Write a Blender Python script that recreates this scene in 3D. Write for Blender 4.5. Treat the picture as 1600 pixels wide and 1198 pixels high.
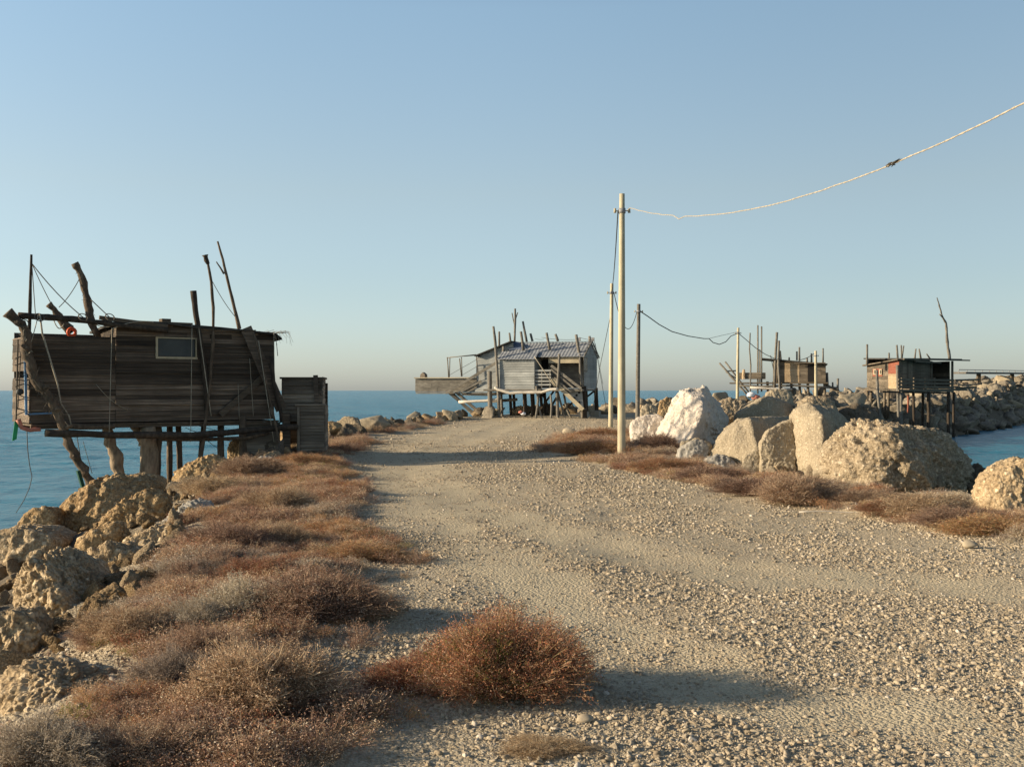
import bpy, bmesh, math, random
import numpy as np
from mathutils import Vector, Matrix, Euler
R = math.radians
random.seed(7)
rng = np.random.default_rng(11)
for o in list(bpy.data.objects): bpy.data.objects.remove(o)
S = bpy.context.scene
COL = S.collection

# ------------------------------------------------------------------ camera
FP = 1650.0; CH = 1.70; PITCH = math.atan(11/FP)
cam = bpy.data.objects.new("camera", bpy.data.cameras.new("camera")); COL.objects.link(cam)
cam.location = (0, 0, CH); cam.rotation_euler = (math.pi/2 + PITCH, 0, 0)
cam.data.sensor_width = 36; cam.data.lens = 36*FP/1600
cam.data.clip_start = .05; cam.data.clip_end = 60000
S.camera = cam
# ------------------------------------------------------------------ world, sun, exposure
SUN_EL = 15.3
TOSUN = Vector((-1, -0.10, 0)).normalized()
W = bpy.data.worlds.new("World"); S.world = W; W.use_nodes = True
nt = W.node_tree; nt.nodes.clear()
sky = nt.nodes.new("ShaderNodeTexSky"); sky.sky_type = 'NISHITA'; sky.sun_disc = False
sky.sun_elevation = R(SUN_EL); sky.sun_rotation = math.atan2(TOSUN.x, TOSUN.y)
sky.altitude = 0; sky.air_density = 1.0; sky.dust_density = 0.7; sky.ozone_density = 1.2
gm = nt.nodes.new("ShaderNodeHueSaturation"); gm.inputs['Saturation'].default_value = .83
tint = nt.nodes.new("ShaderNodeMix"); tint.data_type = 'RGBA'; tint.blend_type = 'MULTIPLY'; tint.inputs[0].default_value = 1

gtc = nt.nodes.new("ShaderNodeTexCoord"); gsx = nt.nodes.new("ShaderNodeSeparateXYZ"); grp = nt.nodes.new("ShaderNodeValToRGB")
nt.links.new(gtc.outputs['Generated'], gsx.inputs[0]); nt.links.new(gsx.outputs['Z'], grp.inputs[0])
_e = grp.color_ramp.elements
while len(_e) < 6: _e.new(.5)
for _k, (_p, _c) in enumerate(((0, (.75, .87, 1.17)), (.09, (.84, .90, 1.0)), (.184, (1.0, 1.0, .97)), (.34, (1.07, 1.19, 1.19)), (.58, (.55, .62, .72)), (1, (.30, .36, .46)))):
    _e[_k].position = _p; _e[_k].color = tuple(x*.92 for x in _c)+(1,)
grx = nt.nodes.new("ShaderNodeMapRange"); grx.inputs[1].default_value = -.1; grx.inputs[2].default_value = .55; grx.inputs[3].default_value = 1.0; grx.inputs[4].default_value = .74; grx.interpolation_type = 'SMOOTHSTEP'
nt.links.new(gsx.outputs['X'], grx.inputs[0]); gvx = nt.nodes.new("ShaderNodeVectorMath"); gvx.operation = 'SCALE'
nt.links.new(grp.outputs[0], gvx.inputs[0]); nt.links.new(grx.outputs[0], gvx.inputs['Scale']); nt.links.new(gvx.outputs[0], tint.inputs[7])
bg = nt.nodes.new("ShaderNodeBackground"); bg.inputs[1].default_value = .116
ow = nt.nodes.new("ShaderNodeOutputWorld")
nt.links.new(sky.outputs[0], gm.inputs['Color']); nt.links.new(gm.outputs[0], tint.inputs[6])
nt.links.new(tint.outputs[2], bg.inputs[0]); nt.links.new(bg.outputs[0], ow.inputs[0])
sd = bpy.data.lights.new("sun", 'SUN'); sd.energy = 5.0; sd.angle = R(.6); sd.color = (1, .82, .58)
sun = bpy.data.objects.new("sun", sd); COL.objects.link(sun)
sv = Vector((TOSUN.x*math.cos(R(SUN_EL)), TOSUN.y*math.cos(R(SUN_EL)), math.sin(R(SUN_EL))))
sun.rotation_euler = (sv).to_track_quat('Z', 'Y').to_euler(); sun.location = (-30, -5, 20)
vs = S.view_settings; vs.view_transform = 'Standard'; vs.look = 'None'; vs.exposure = 0.78; vs.gamma = 1
S.render.engine = 'CYCLES'
S.cycles.max_bounces = 6; S.cycles.transparent_max_bounces = 8

# ------------------------------------------------------------------ helpers: tags
def tag(o, label=None, cat=None, group=None, kind=None):
    if label: o["label"] = label
    if cat: o["category"] = cat
    if group: o["group"] = group
    if kind: o["kind"] = kind
    return o
def ray(px, py):
    x = (px-800)/FP; y = (599-py)/FP
    c, s = math.cos(PITCH), math.sin(PITCH)
    return Vector((x, c - y*s, y*c + s))
def at(px, py, Y):
    d = ray(px, py); return Vector((0, 0, CH)) + d*(Y/d.y)
# ------------------------------------------------------------------ numpy noise
def _h(ix, iy, iz, s):
    n = (ix.astype(np.int64)*374761393 + iy.astype(np.int64)*668265263 + iz.astype(np.int64)*2147483647 + s*1274126177) & 0xffffffff
    n = ((n ^ (n >> 13))*1274126177) & 0xffffffff
    n = ((n ^ (n >> 16))*2246822519) & 0xffffffff
    return ((n ^ (n >> 15)) & 0xffffff)/float(0xffffff)
def vnoise(x, y, z=None, s=0):
    if z is None: z = np.zeros_like(x)
    ix, iy, iz = np.floor(x), np.floor(y), np.floor(z)
    fx, fy, fz = x-ix, y-iy, z-iz
    fx, fy, fz = [f*f*(3-2*f) for f in (fx, fy, fz)]
    r = 0
    for a in (0, 1):
        for b in (0, 1):
            for c in (0, 1):
                w = (fx if a else 1-fx)*(fy if b else 1-fy)*(fz if c else 1-fz)
                r = r + w*_h(ix+a, iy+b, iz+c, s)
    return r*2-1
def fbm(x, y, z=None, o=4, s=0):
    r = 0; a = .5; f = 1
    for k in range(o):
        r = r + a*vnoise(x*f, y*f, None if z is None else z*f, s+k*17); a *= .5; f *= 2.03
    return r
def voro(P, s=0):
    I = np.floor(P); best = np.full(len(P), 9.0); hid = np.zeros(len(P))
    for a in (-1, 0, 1):
        for b in (-1, 0, 1):
            for c in (-1, 0, 1):
                J = I + (a, b, c)
                q = np.stack([_h(J[:, 0], J[:, 1], J[:, 2], s+k) for k in (1, 2, 3)], 1)*.8+.1
                d = np.sqrt(((J+q-P)**2).sum(1)); m = d < best
                best[m] = d[m]; hid[m] = _h(J[:, 0], J[:, 1], J[:, 2], s+9)[m]
    return best, hid
def frac(P, s=0):
    I = np.floor(P); best = np.full(len(P), 9.0); out = np.zeros(len(P))
    for a in (-1, 0, 1):
        for b in (-1, 0, 1):
            for c in (-1, 0, 1):
                J = I + (a, b, c); h = [_h(J[:, 0], J[:, 1], J[:, 2], s+k) for k in range(1, 8)]
                q = J+np.stack(h[:3], 1); v = P-q; d = (v**2).sum(1); m = d < best
                g = (h[3]-.5)*v[:, 0]+(h[4]-.5)*v[:, 1]+(h[5]-.5)*v[:, 2]
                best[m] = d[m]; out[m] = (g*1.6+(h[6]-.5)*.5)[m]
    return out
# ------------------------------------------------------------------ terrain functions
EL = np.array([(-8, -2.3), (5, -2.3), (8, -2.8), (10, -3.2), (16, -4.6), (22, -5.6), (28, -6.2), (35, -6.6), (45, -6.0), (55, -5.0), (62, -3.2), (67, 0), (75, 6), (85, 13), (95, 20), (110, 31), (150, 64), (200, 94), (300, 150), (420, 215)])
ER = np.array([(-8, 8), (5, 7.4), (12, 7.3), (16, 7.5), (20, 7.2), (26, 7.5), (35, 10), (45, 12), (55, 14), (65, 18), (74, 24), (85, 32), (100, 42), (120, 55), (150, 74), (200, 106), (300, 170), (420, 240)])
def eL(y): return np.interp(y, EL[:, 0], EL[:, 1])
def eR(y): return np.interp(y, ER[:, 0], ER[:, 1])
TA = np.array([(60, .8), (40, -1.2), (31, -2.1), (21.6, -2.0), (15.6, -.6), (12.2, .6), (10.8, 1.3), (9.7, 2.6), (9.0, 4.4), (8.8, 7)])
TB = np.array([(60, -.6), (40, -2.7), (31, -3.4), (18.7, -2.0), (11.7, -.35), (8.8, .3), (7.0, .75), (5.97, 1.35), (4.9, 2.3), (4.0, 4.0)])
def segdist(x, y, pl):
    best = np.full(np.shape(x), 1e9)
    for (y0, x0), (y1, x1) in zip(pl[:-1], pl[1:]):
        dx, dy = x1-x0, y1-y0; t = np.clip(((x-x0)*dx+(y-y0)*dy)/(dx*dx+dy*dy), 0, 1)
        best = np.minimum(best, np.hypot(x-x0-t*dx, y-y0-t*dy))
    return best
def sm(a, b, v):
    t = np.clip((v-a)/(b-a), 0, 1); return t*t*(3-2*t)
def dust(x, y):
    wob = .25*fbm(x*.9, y*.5, o=3, s=5)+.45*fbm(x*3.1, y*1.9, o=4, s=15)
    wa = .55 + np.clip(y-15, 0, 20)*.02
    a = 1-sm(wa*.45, wa*1.5, segdist(x, y, TA)+wob)
    b = 1-sm(wa*.35, wa*1.2, segdist(x, y, TB)+wob)
    return np.clip(np.maximum(a, b), 0, 1)*np.clip(.72+.9*fbm(x*2.3, y*1.6, o=4, s=19), .1, 1)
def track_ruts(x, y):
    return -.018*(1-sm(.1, .7, segdist(x, y, TA))) - .016*(1-sm(.1, .7, segdist(x, y, TB)))
VR = np.array([(0, -.7), (4.5, -.55), (5.3, -.8), (6.2, -1.0), (7.2, -1.15), (8.8, -1.0), (11, -1.2), (14, -2.0), (18.7, -2.75), (26, -4.3), (35, -4.6), (50, -4.0), (60, -3)])
def vegmask(x, y):
    n = .45*fbm(x*1.1, y*.8, o=3, s=31)
    l = 1-sm(-.45, .35, x-np.interp(y, VR[:, 0], VR[:, 1])+n)
    l = l*sm(-.5, .35, x-eL(y)+n*.6)
    l = l*(y < 56)*np.where((y > 26), sm(-.2, .5, fbm(x*.6, y*.4, s=8)+.25), 1)
    # pebbly bottom
    l = l*np.where((y < 5.4), sm(-.1, .3, fbm(x*1.6, y*1.6, s=3)+.05-(x+1.2)*.25), 1)
    strip = np.array([(40, 3.6), (30, 2.5), (26.7, 3.0), (20.8, 3.85), (18.1, 4.75), (15.6, 5.6), (12.75, 6.3), (9, 7.6), (4, 9.5)])
    r = 1-sm(.45, 1.0, segdist(x, y, strip)+n*.8-np.interp(y, [12, 20, 26, 32], [.25, .1, .7, .9]))
    for (cx, cy, rr) in ((-2.75, 6.2, .75), (-2.6, 5.6, .45), (-3.6, 7.8, .6), (-4.3, 9.3, 1.0), (-4.6, 15, 1.0), (-4.3, 12.8, .9), (-3.9, 11, .65), (-6.4, 23.2, .9), (-5.6, 17.5, .9), (-5.6, 27, .9)):
        l = l*sm(.6, 1.0, np.hypot(x-cx, (y-cy)*.8)/rr)
    return np.clip(np.maximum(l, r), 0, 1)
def top(y): return np.interp(y, [-10, 58, 68, 80, 95, 115, 150, 200, 300], [0, 0, .25, .5, .8, 1.5, 2.65, 3.15, 3.5])
def H(x, y):
    dl = eL(y)-x; dr = x-eR(y)
    far = sm(55, 100, y)
    t = top(y)
    zl = np.where(dl < 3, -.34*np.maximum(dl, 0), -1.02-.75*(dl-3))
    zl = np.where(y > 27, -.8*np.maximum(dl, 0), zl)
    zr = -.75*np.maximum(dr, 0)
    zl2 = np.minimum(zl, zr)
    # mound rounding on the breakwater
    w = np.maximum(eR(y)-eL(y), 1); u = np.clip((x-eL(y))/w, 0, 1)
    t = t*(1-far*.35*(1-np.sin(np.pi*u)))
    z = np.maximum(t+zl2, -3.6)
    edge = sm(-.5, 1.5, np.maximum(dl, dr))
    z = z + .10*fbm(x*.35, y*.35, o=4, s=1)*sm(3, 14, y)*(1-far*.5) + edge*np.clip(y/40, .18, .45)*fbm(x*.8, y*.8, o=4, s=2)
    z = z + .016*fbm(x*1.3, y*1.3, o=3, s=4) + track_ruts(x, y)
    z = z + vegmask(x, y)*.05*(1+fbm(x*2.2, y*2.2, s=12)*2)
    return z
def Hs(x, y): return float(H(np.array([float(x)]), np.array([float(y)]))[0])

# ------------------------------------------------------------------ materials
class NT:
    def __init__(s, name):
        s.m = bpy.data.materials.new(name); s.m.use_nodes = True; s.t = s.m.node_tree
        s.b = s.t.nodes["Principled BSDF"]
        s.b.inputs['Specular IOR Level'].default_value = .25
    def n(s, typ, **k):
        x = s.t.nodes.new("ShaderNode"+typ)
        for a, v in k.items():
            if hasattr(x, a): setattr(x, a, v)
            else: x.inputs[a.replace('_', ' ')].default_value = v
        return x
    def l(s, a, b): s.t.links.new(a, b)
    def ramp(s, fac, cols):
        r = s.n("ValToRGB"); e = r.color_ramp.elements
        while len(e) < len(cols): e.new(.5)
        for i, c in enumerate(cols):
            p, c = (c if len(c) == 2 else (i/(len(cols)-1), c)); e[i].position = p; e[i].color = (*c, 1)
        s.l(fac, r.inputs[0]); return r.outputs[0]
    def coord(s, stretch=(1, 1, 1), kind='Object'):
        tc = s.n("TexCoord"); mp = s.n("Mapping"); mp.inputs['Scale'].default_value = stretch
        s.l(tc.outputs[kind], mp.inputs[0]); return mp.outputs[0]
    def noise(s, co, scale, detail=5, rough=.55):
        x = s.n("TexNoise"); x.inputs['Scale'].default_value = scale; x.inputs['Detail'].default_value = detail; x.inputs['Roughness'].default_value = rough
        s.l(co, x.inputs['Vector']); return x.outputs['Fac']
    def vor(s, co, scale, feat='F1'):
        x = s.n("TexVoronoi"); x.feature = feat; x.inputs['Scale'].default_value = scale; s.l(co, x.inputs['Vector']); return x
    def math(s, op, a, b=None):
        x = s.n("Math"); x.operation = op
        for i, v in enumerate((a, b)):
            if v is None: continue
            if isinstance(v, (int, float)): x.inputs[i].default_value = v
            else: s.l(v, x.inputs[i])
        return x.outputs[0]
    def mix(s, fac, a, b, mode='MIX'):
        x = s.n("Mix"); x.data_type = 'RGBA'; x.blend_type = mode
        for i, v in ((0, fac), (6, a), (7, b)):
            if isinstance(v, (int, float)): x.inputs[i].default_value = v
            elif isinstance(v, tuple): x.inputs[i].default_value = (*v, 1)
            else: s.l(v, x.inputs[i])
        return x.outputs[2]
    def bump(s, h, dist, strength=1, prev=None):
        x = s.n("Bump"); x.inputs['Distance'].default_value = dist; x.inputs['Strength'].default_value = strength
        s.l(h, x.inputs['Height'])
        if prev is not None: s.l(prev, x.inputs['Normal'])
        return x.outputs[0]
    def done(s, col=None, rough=.9, nrm=None):
        if isinstance(col, tuple): s.b.inputs['Base Color'].default_value = (*col, 1)
        elif col is not None: s.l(col, s.b.inputs['Base Color'])
        if isinstance(rough, (int, float)): s.b.inputs['Roughness'].default_value = rough
        else: s.l(rough, s.b.inputs['Roughness'])
        if nrm is not None: s.l(nrm, s.b.inputs['Normal'])
        return s.m
def wood(name, c0, c1, c2, stretch=(1, 7, 16), scale=2.2, isl=.5, rough=.9, bump=.006):
    t = NT(name); co = t.coord(stretch)
    f = t.noise(co, scale, 8, .62); col = t.ramp(f, [(.25, c0), (.5, c1), (.75, c2)])
    g = t.n("NewGeometry"); v = t.math('ADD', t.math('MULTIPLY', g.outputs['Random Per Island'], isl*1.3), 1-isl*.65)
    hs = t.n("HueSaturation"); t.l(col, hs.inputs['Color']); t.l(v, hs.inputs['Value'])
    st = t.noise(t.coord((1, 1, 1)), 1.4, 4); col = t.mix(t.ramp(st, [(.35, (0, 0, 0)), (.7, (.55, .55, .55))]), hs.outputs[0], tuple(x*.45 for x in c1))
    return t.done(col, rough, t.bump(f, bump*3, .8))
def plain(name, c, var=.25, scale=6, rough=.7, bump=.002, metal=0):
    t = NT(name); f = t.noise(t.coord(), scale, 6)
    col = t.ramp(f, [(.3, tuple(x*(1-var) for x in c)), (.7, tuple(min(1, x*(1+var)) for x in c))])
    t.b.inputs['Metallic'].default_value = metal
    return t.done(col, rough, t.bump(f, bump*3, .7))
def rockmat(name, c0, c1, c2, vs=9, pebble=.6, bump=.03, lich=None):
    t = NT(name); co = t.coord()
    big = t.noise(co, 1.1, 6); fine = t.noise(co, 14, 8, .7)
    base = t.ramp(t.math('ADD', t.math('MULTIPLY', big, .55), t.math('MULTIPLY', fine, .45)), [(.35, c0), (.5, c1), (.66, c2)])
    v = t.vor(co, vs); v2 = t.vor(co, vs*2.7)
    g = t.n("SeparateColor"); t.l(v.outputs['Color'], g.inputs[0])
    pc = t.ramp(g.outputs[0], [(0, c0), (.4, c1), (.8, c2), (1, tuple(min(.75, x*1.35+.03) for x in c2))])
    msk = t.ramp(v.outputs['Distance'], [(.30, (pebble,)*3), (.5, (0, 0, 0))])
    base = t.mix(pebble, base, t.ramp(v2.outputs['Distance'], [(.3, (1.1, 1.1, 1.1)), (.65, (.55, .52, .48))]), 'MULTIPLY')
    col = t.mix(msk, base, pc)
    gp_ = t.n("NewGeometry"); sp_ = t.n("SeparateXYZ"); t.l(gp_.outputs['Position'], sp_.inputs[0])
    wt = t.math('ADD', t.math('MULTIPLY', t.math('ADD', sp_.outputs['Z'], 2.0), 1.4), t.math('MULTIPLY', big, .3))
    col = t.mix(1.0, col, t.ramp(wt, [(.35, (.28, .29, .26)), (.75, (1, 1, 1))]), 'MULTIPLY')
    if lich: col = t.mix(t.ramp(t.noise(co, 2.3, 7, .7), [(.52, (0, 0, 0)), (.68, (.7, .7, .7))]), col, lich)
    hh = t.math('ADD', t.math('MULTIPLY', t.math('SUBTRACT', 1, v.outputs['Distance']), .8), t.math('MULTIPLY', t.math('SUBTRACT', 1, v2.outputs['Distance']), .35))
    nb = t.bump(hh, bump, .9); nb = t.bump(fine, bump*.8, .8, nb)
    return t.done(col, .95, nb)

M = {}
M['rock_con'] = rockmat('conglomerate', (.20, .155, .10), (.33, .265, .18), (.46, .38, .27), 15, .75, .03)
M['rock_left'] = rockmat('warm_conglomerate', (.24, .17, .10), (.39, .295, .18), (.54, .43, .285), 14, .75, .03)
M['rock_ochre'] = rockmat('ochre_conglomerate', (.22, .13, .06), (.36, .25, .13), (.50, .37, .215), 13, .75, .035)
M['rock_block'] = rockmat('sandy_block', (.25, .205, .145), (.345, .29, .205), (.44, .375, .275), 22, .6, .016)
M['rock_white'] = rockmat('white_limestone', (.50, .44, .37), (.57, .505, .43), (.66, .59, .51), 9, .3, .035)
M['rock_grey'] = rockmat('grey_limestone', (.20, .185, .165), (.32, .30, .26), (.46, .43, .38), 6, .4, .02)
M['rock_dark'] = rockmat('dark_rock', (.07, .058, .042), (.13, .105, .075), (.20, .165, .12), 7, .5, .03)  # darkest of the rock tones, shared by boulders and walkway piers
M['rock_far'] = rockmat('breakwater_rock', (.13, .115, .09), (.22, .19, .145), (.36, .31, .235), 2.2, .4, .05)
# hut timber
M['wood_dark'] = wood('dark_weathered_boards', (.032, .024, .017), (.10, .077, .057), (.33, .255, .18), (.45, 6, 30), 1.6, 1.15)
M['wood_dark2'] = wood('brown_weathered_boards', (.06, .045, .03), (.11, .085, .06), (.19, .15, .11), (.8, 6, 18), 2.2, .5)
M['wood_shed'] = wood('shed_boards', (.10, .083, .063), (.22, .18, .135), (.36, .30, .23), (.8, 6, 18), 2, .8)
M['log'] = wood('barkless_log', (.05, .036, .024), (.12, .088, .06), (.24, .18, .125), (3, 3, 1.2), 4, .2, bump=.012)
M['log_dark'] = wood('dark_log', (.025, .02, .015), (.06, .046, .034), (.12, .095, .07), (3, 3, 1.2), 4, .3, bump=.01)
M['log_pale'] = wood('pale_peeling_log', (.10, .07, .045), (.27, .205, .14), (.42, .33, .23), (4, 4, 1.5), 3, .1, bump=.012)
M['log_white'] = wood('bleached_pole', (.42, .38, .31), (.56, .51, .43), (.66, .61, .52), (1, 4, 4), 4, .05)
M['clad'] = wood('grey_clapboard', (.24, .25, .24), (.33, .34, .325), (.42, .43, .40), (.8, 5, 14), 1.6, .22)
M['clad_beige'] = wood('beige_board', (.32, .27, .18), (.42, .36, .25), (.52, .45, .32), (.8, 5, 14), 2, .2)
M['timber'] = wood('grey_timber', (.09, .082, .07), (.17, .155, .13), (.27, .25, .21), (1, 4, 4), 3, .3)
M['far_wood'] = wood('far_hut_boards', (.08, .064, .046), (.15, .122, .088), (.25, .205, .15), (.6, 4, 8), 1.5, .7)
M['far_pale'] = wood('far_pale_boards', (.30, .21, .12), (.42, .31, .19), (.5, .39, .26), (.6, 4, 8), 1.5, .3)
M['red'] = wood('faded_red_boards', (.19, .065, .04), (.27, .095, .06), (.33, .14, .095), (.6, 4, 8), 1.5, .3)
M['cream'] = wood('cream_painted_pole', (.34, .29, .19), (.50, .44, .30), (.58, .52, .37), (5, 5, .35), 2.5, .0, bump=.003)
M['rope'] = plain('pale_rope', (.34, .30, .23), .3, 30, .9)
M['rope_dark'] = plain('dark_rope', (.10, .085, .065), .3, 30, .9)
M['wire'] = plain('black_cable', (.05, .048, .045), .2, 10, .6)
M['tar'] = plain('tarred_roof', (.045, .042, .038), .4, 5, .85, .006)
M['glass'] = plain('dusty_pane', (.045, .05, .05), .2, 3, .25)
M['frame'] = plain('pale_frame', (.42, .36, .24), .15, 8, .7)
M['orange'] = plain('orange_plastic', (.65, .10, .03), .1, 8, .5)
M['pink'] = plain('faded_pink_plastic', (.45, .17, .12), .2, 8, .6)
M['green'] = plain('green_cloth', (.03, .28, .10), .2, 8, .8)
M['blue'] = plain('blue_paint', (.12, .24, .40), .2, 8, .6)
M['bluegrey'] = plain('blue_grey', (.10, .125, .18), .2, 4, .5)
M['white'] = plain('white_plastic', (.7, .7, .72), .1, 8, .5)
M['black'] = plain('opening_shade', (.02, .018, .016), .2, 8, .9)  # flat black painted for the shade inside openings, holes and windows
M['concrete'] = plain('concrete', (.30, .27, .22), .2, 4, .95, .01)
M['metal'] = plain('grey_metal', (.25, .25, .25), .2, 9, .5)
def corr():
    t = NT('corrugated_roof'); co = t.coord(); f = t.noise(co, 3, 6)
    col = t.ramp(f, [(.3, (.16, .17, .185)), (.7, (.27, .285, .30))])
    return t.done(col, .8)
M['corr'] = corr()
def pebble_mat():
    t = NT('pebble_stone'); oi = t.n("ObjectInfo"); f = t.noise(t.coord(), 3, 4)
    c = t.ramp(oi.outputs['Random'], [(0, (.21, .165, .115)), (.25, (.33, .27, .185)), (.5, (.43, .36, .255)), (.75, (.36, .30, .22)), (.92, (.48, .41, .31)), (1, (.58, .52, .44))])
    c = t.mix(t.math('MULTIPLY', f, .45), c, (.24, .185, .12)); return t.done(c, .9)
M['pebble'] = pebble_mat()
def plant_mat(name, cols, mul=1):
    t = NT(name); oi = t.n("ObjectInfo"); g = t.n("NewGeometry")
    v = t.math('FRACT', t.math('ADD', g.outputs['Random Per Island'], t.math('MULTIPLY', oi.outputs['Random'], .0)))
    c = t.ramp(v, cols)
    hs = t.n("HueSaturation"); t.l(c, hs.inputs['Color'])
    t.l(t.math('ADD', .485, t.math('MULTIPLY', oi.outputs['Random'], .03)), hs.inputs['Hue'])
    t.l(t.math('ADD', .72, t.math('MULTIPLY', oi.outputs['Random'], .6)), hs.inputs['Value'])
    m = t.done(hs.outputs[0], .9)
    b = t.b; out = t.t.nodes['Material Output']
    tr = t.n("BsdfTranslucent"); t.l(hs.outputs[0], tr.inputs[0]); mx = t.n("MixShader"); mx.inputs[0].default_value = .3
    t.l(b.outputs[0], mx.inputs[1]); t.l(tr.outputs[0], mx.inputs[2]); t.l(mx.outputs[0], out.inputs[0])
    return m
M['twig'] = plant_mat('dry_twigs', [(0, (0.134, 0.086, 0.053)), (0.4, (0.257, 0.172, 0.11)), (0.7, (0.366, 0.263, 0.172)), (1, (0.492, 0.382, 0.266))])
M['fleck'] = plant_mat('dry_flower_heads', [(0, (0.27, 0.147, 0.088)), (0.3, (0.444, 0.269, 0.172)), (0.65, (0.576, 0.381, 0.259)), (0.9, (0.698, 0.516, 0.366)), (1, (0.8, 0.724, 0.57))])
M['twig_g'] = plant_mat('grey_twigs', [(0, (0.137, 0.106, 0.076)), (0.5, (0.275, 0.22, 0.164)), (1, (0.44, 0.367, 0.282))])
M['fleck_g'] = plant_mat('grey_flower_heads', [(0, (0.274, 0.212, 0.151)), (0.4, (0.439, 0.354, 0.269)), (0.8, (0.606, 0.509, 0.4)), (1, (0.697, 0.636, 0.551))])
M['twig_r'] = plant_mat('russet_twigs', [(0, (0.166, 0.084, 0.049)), (0.35, (0.306, 0.161, 0.097)), (0.6, (0.235, 0.187, 0.094)), (0.8, (0.373, 0.227, 0.133)), (1, (0.468, 0.34, 0.223))])
M['fleck_r'] = plant_mat('russet_flower_heads', [(0, (.32, .11, .05)), (.3, (.48, .19, .10)), (.5, (.34, .25, .09)), (.75, (.56, .27, .16)), (.93, (.62, .38, .24)), (1, (.72, .56, .42))])
M['twig_gr'] = plant_mat('green_stems', [(0, (.10, .12, .03)), (.6, (.20, .20, .05)), (1, (.32, .27, .09))])

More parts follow.
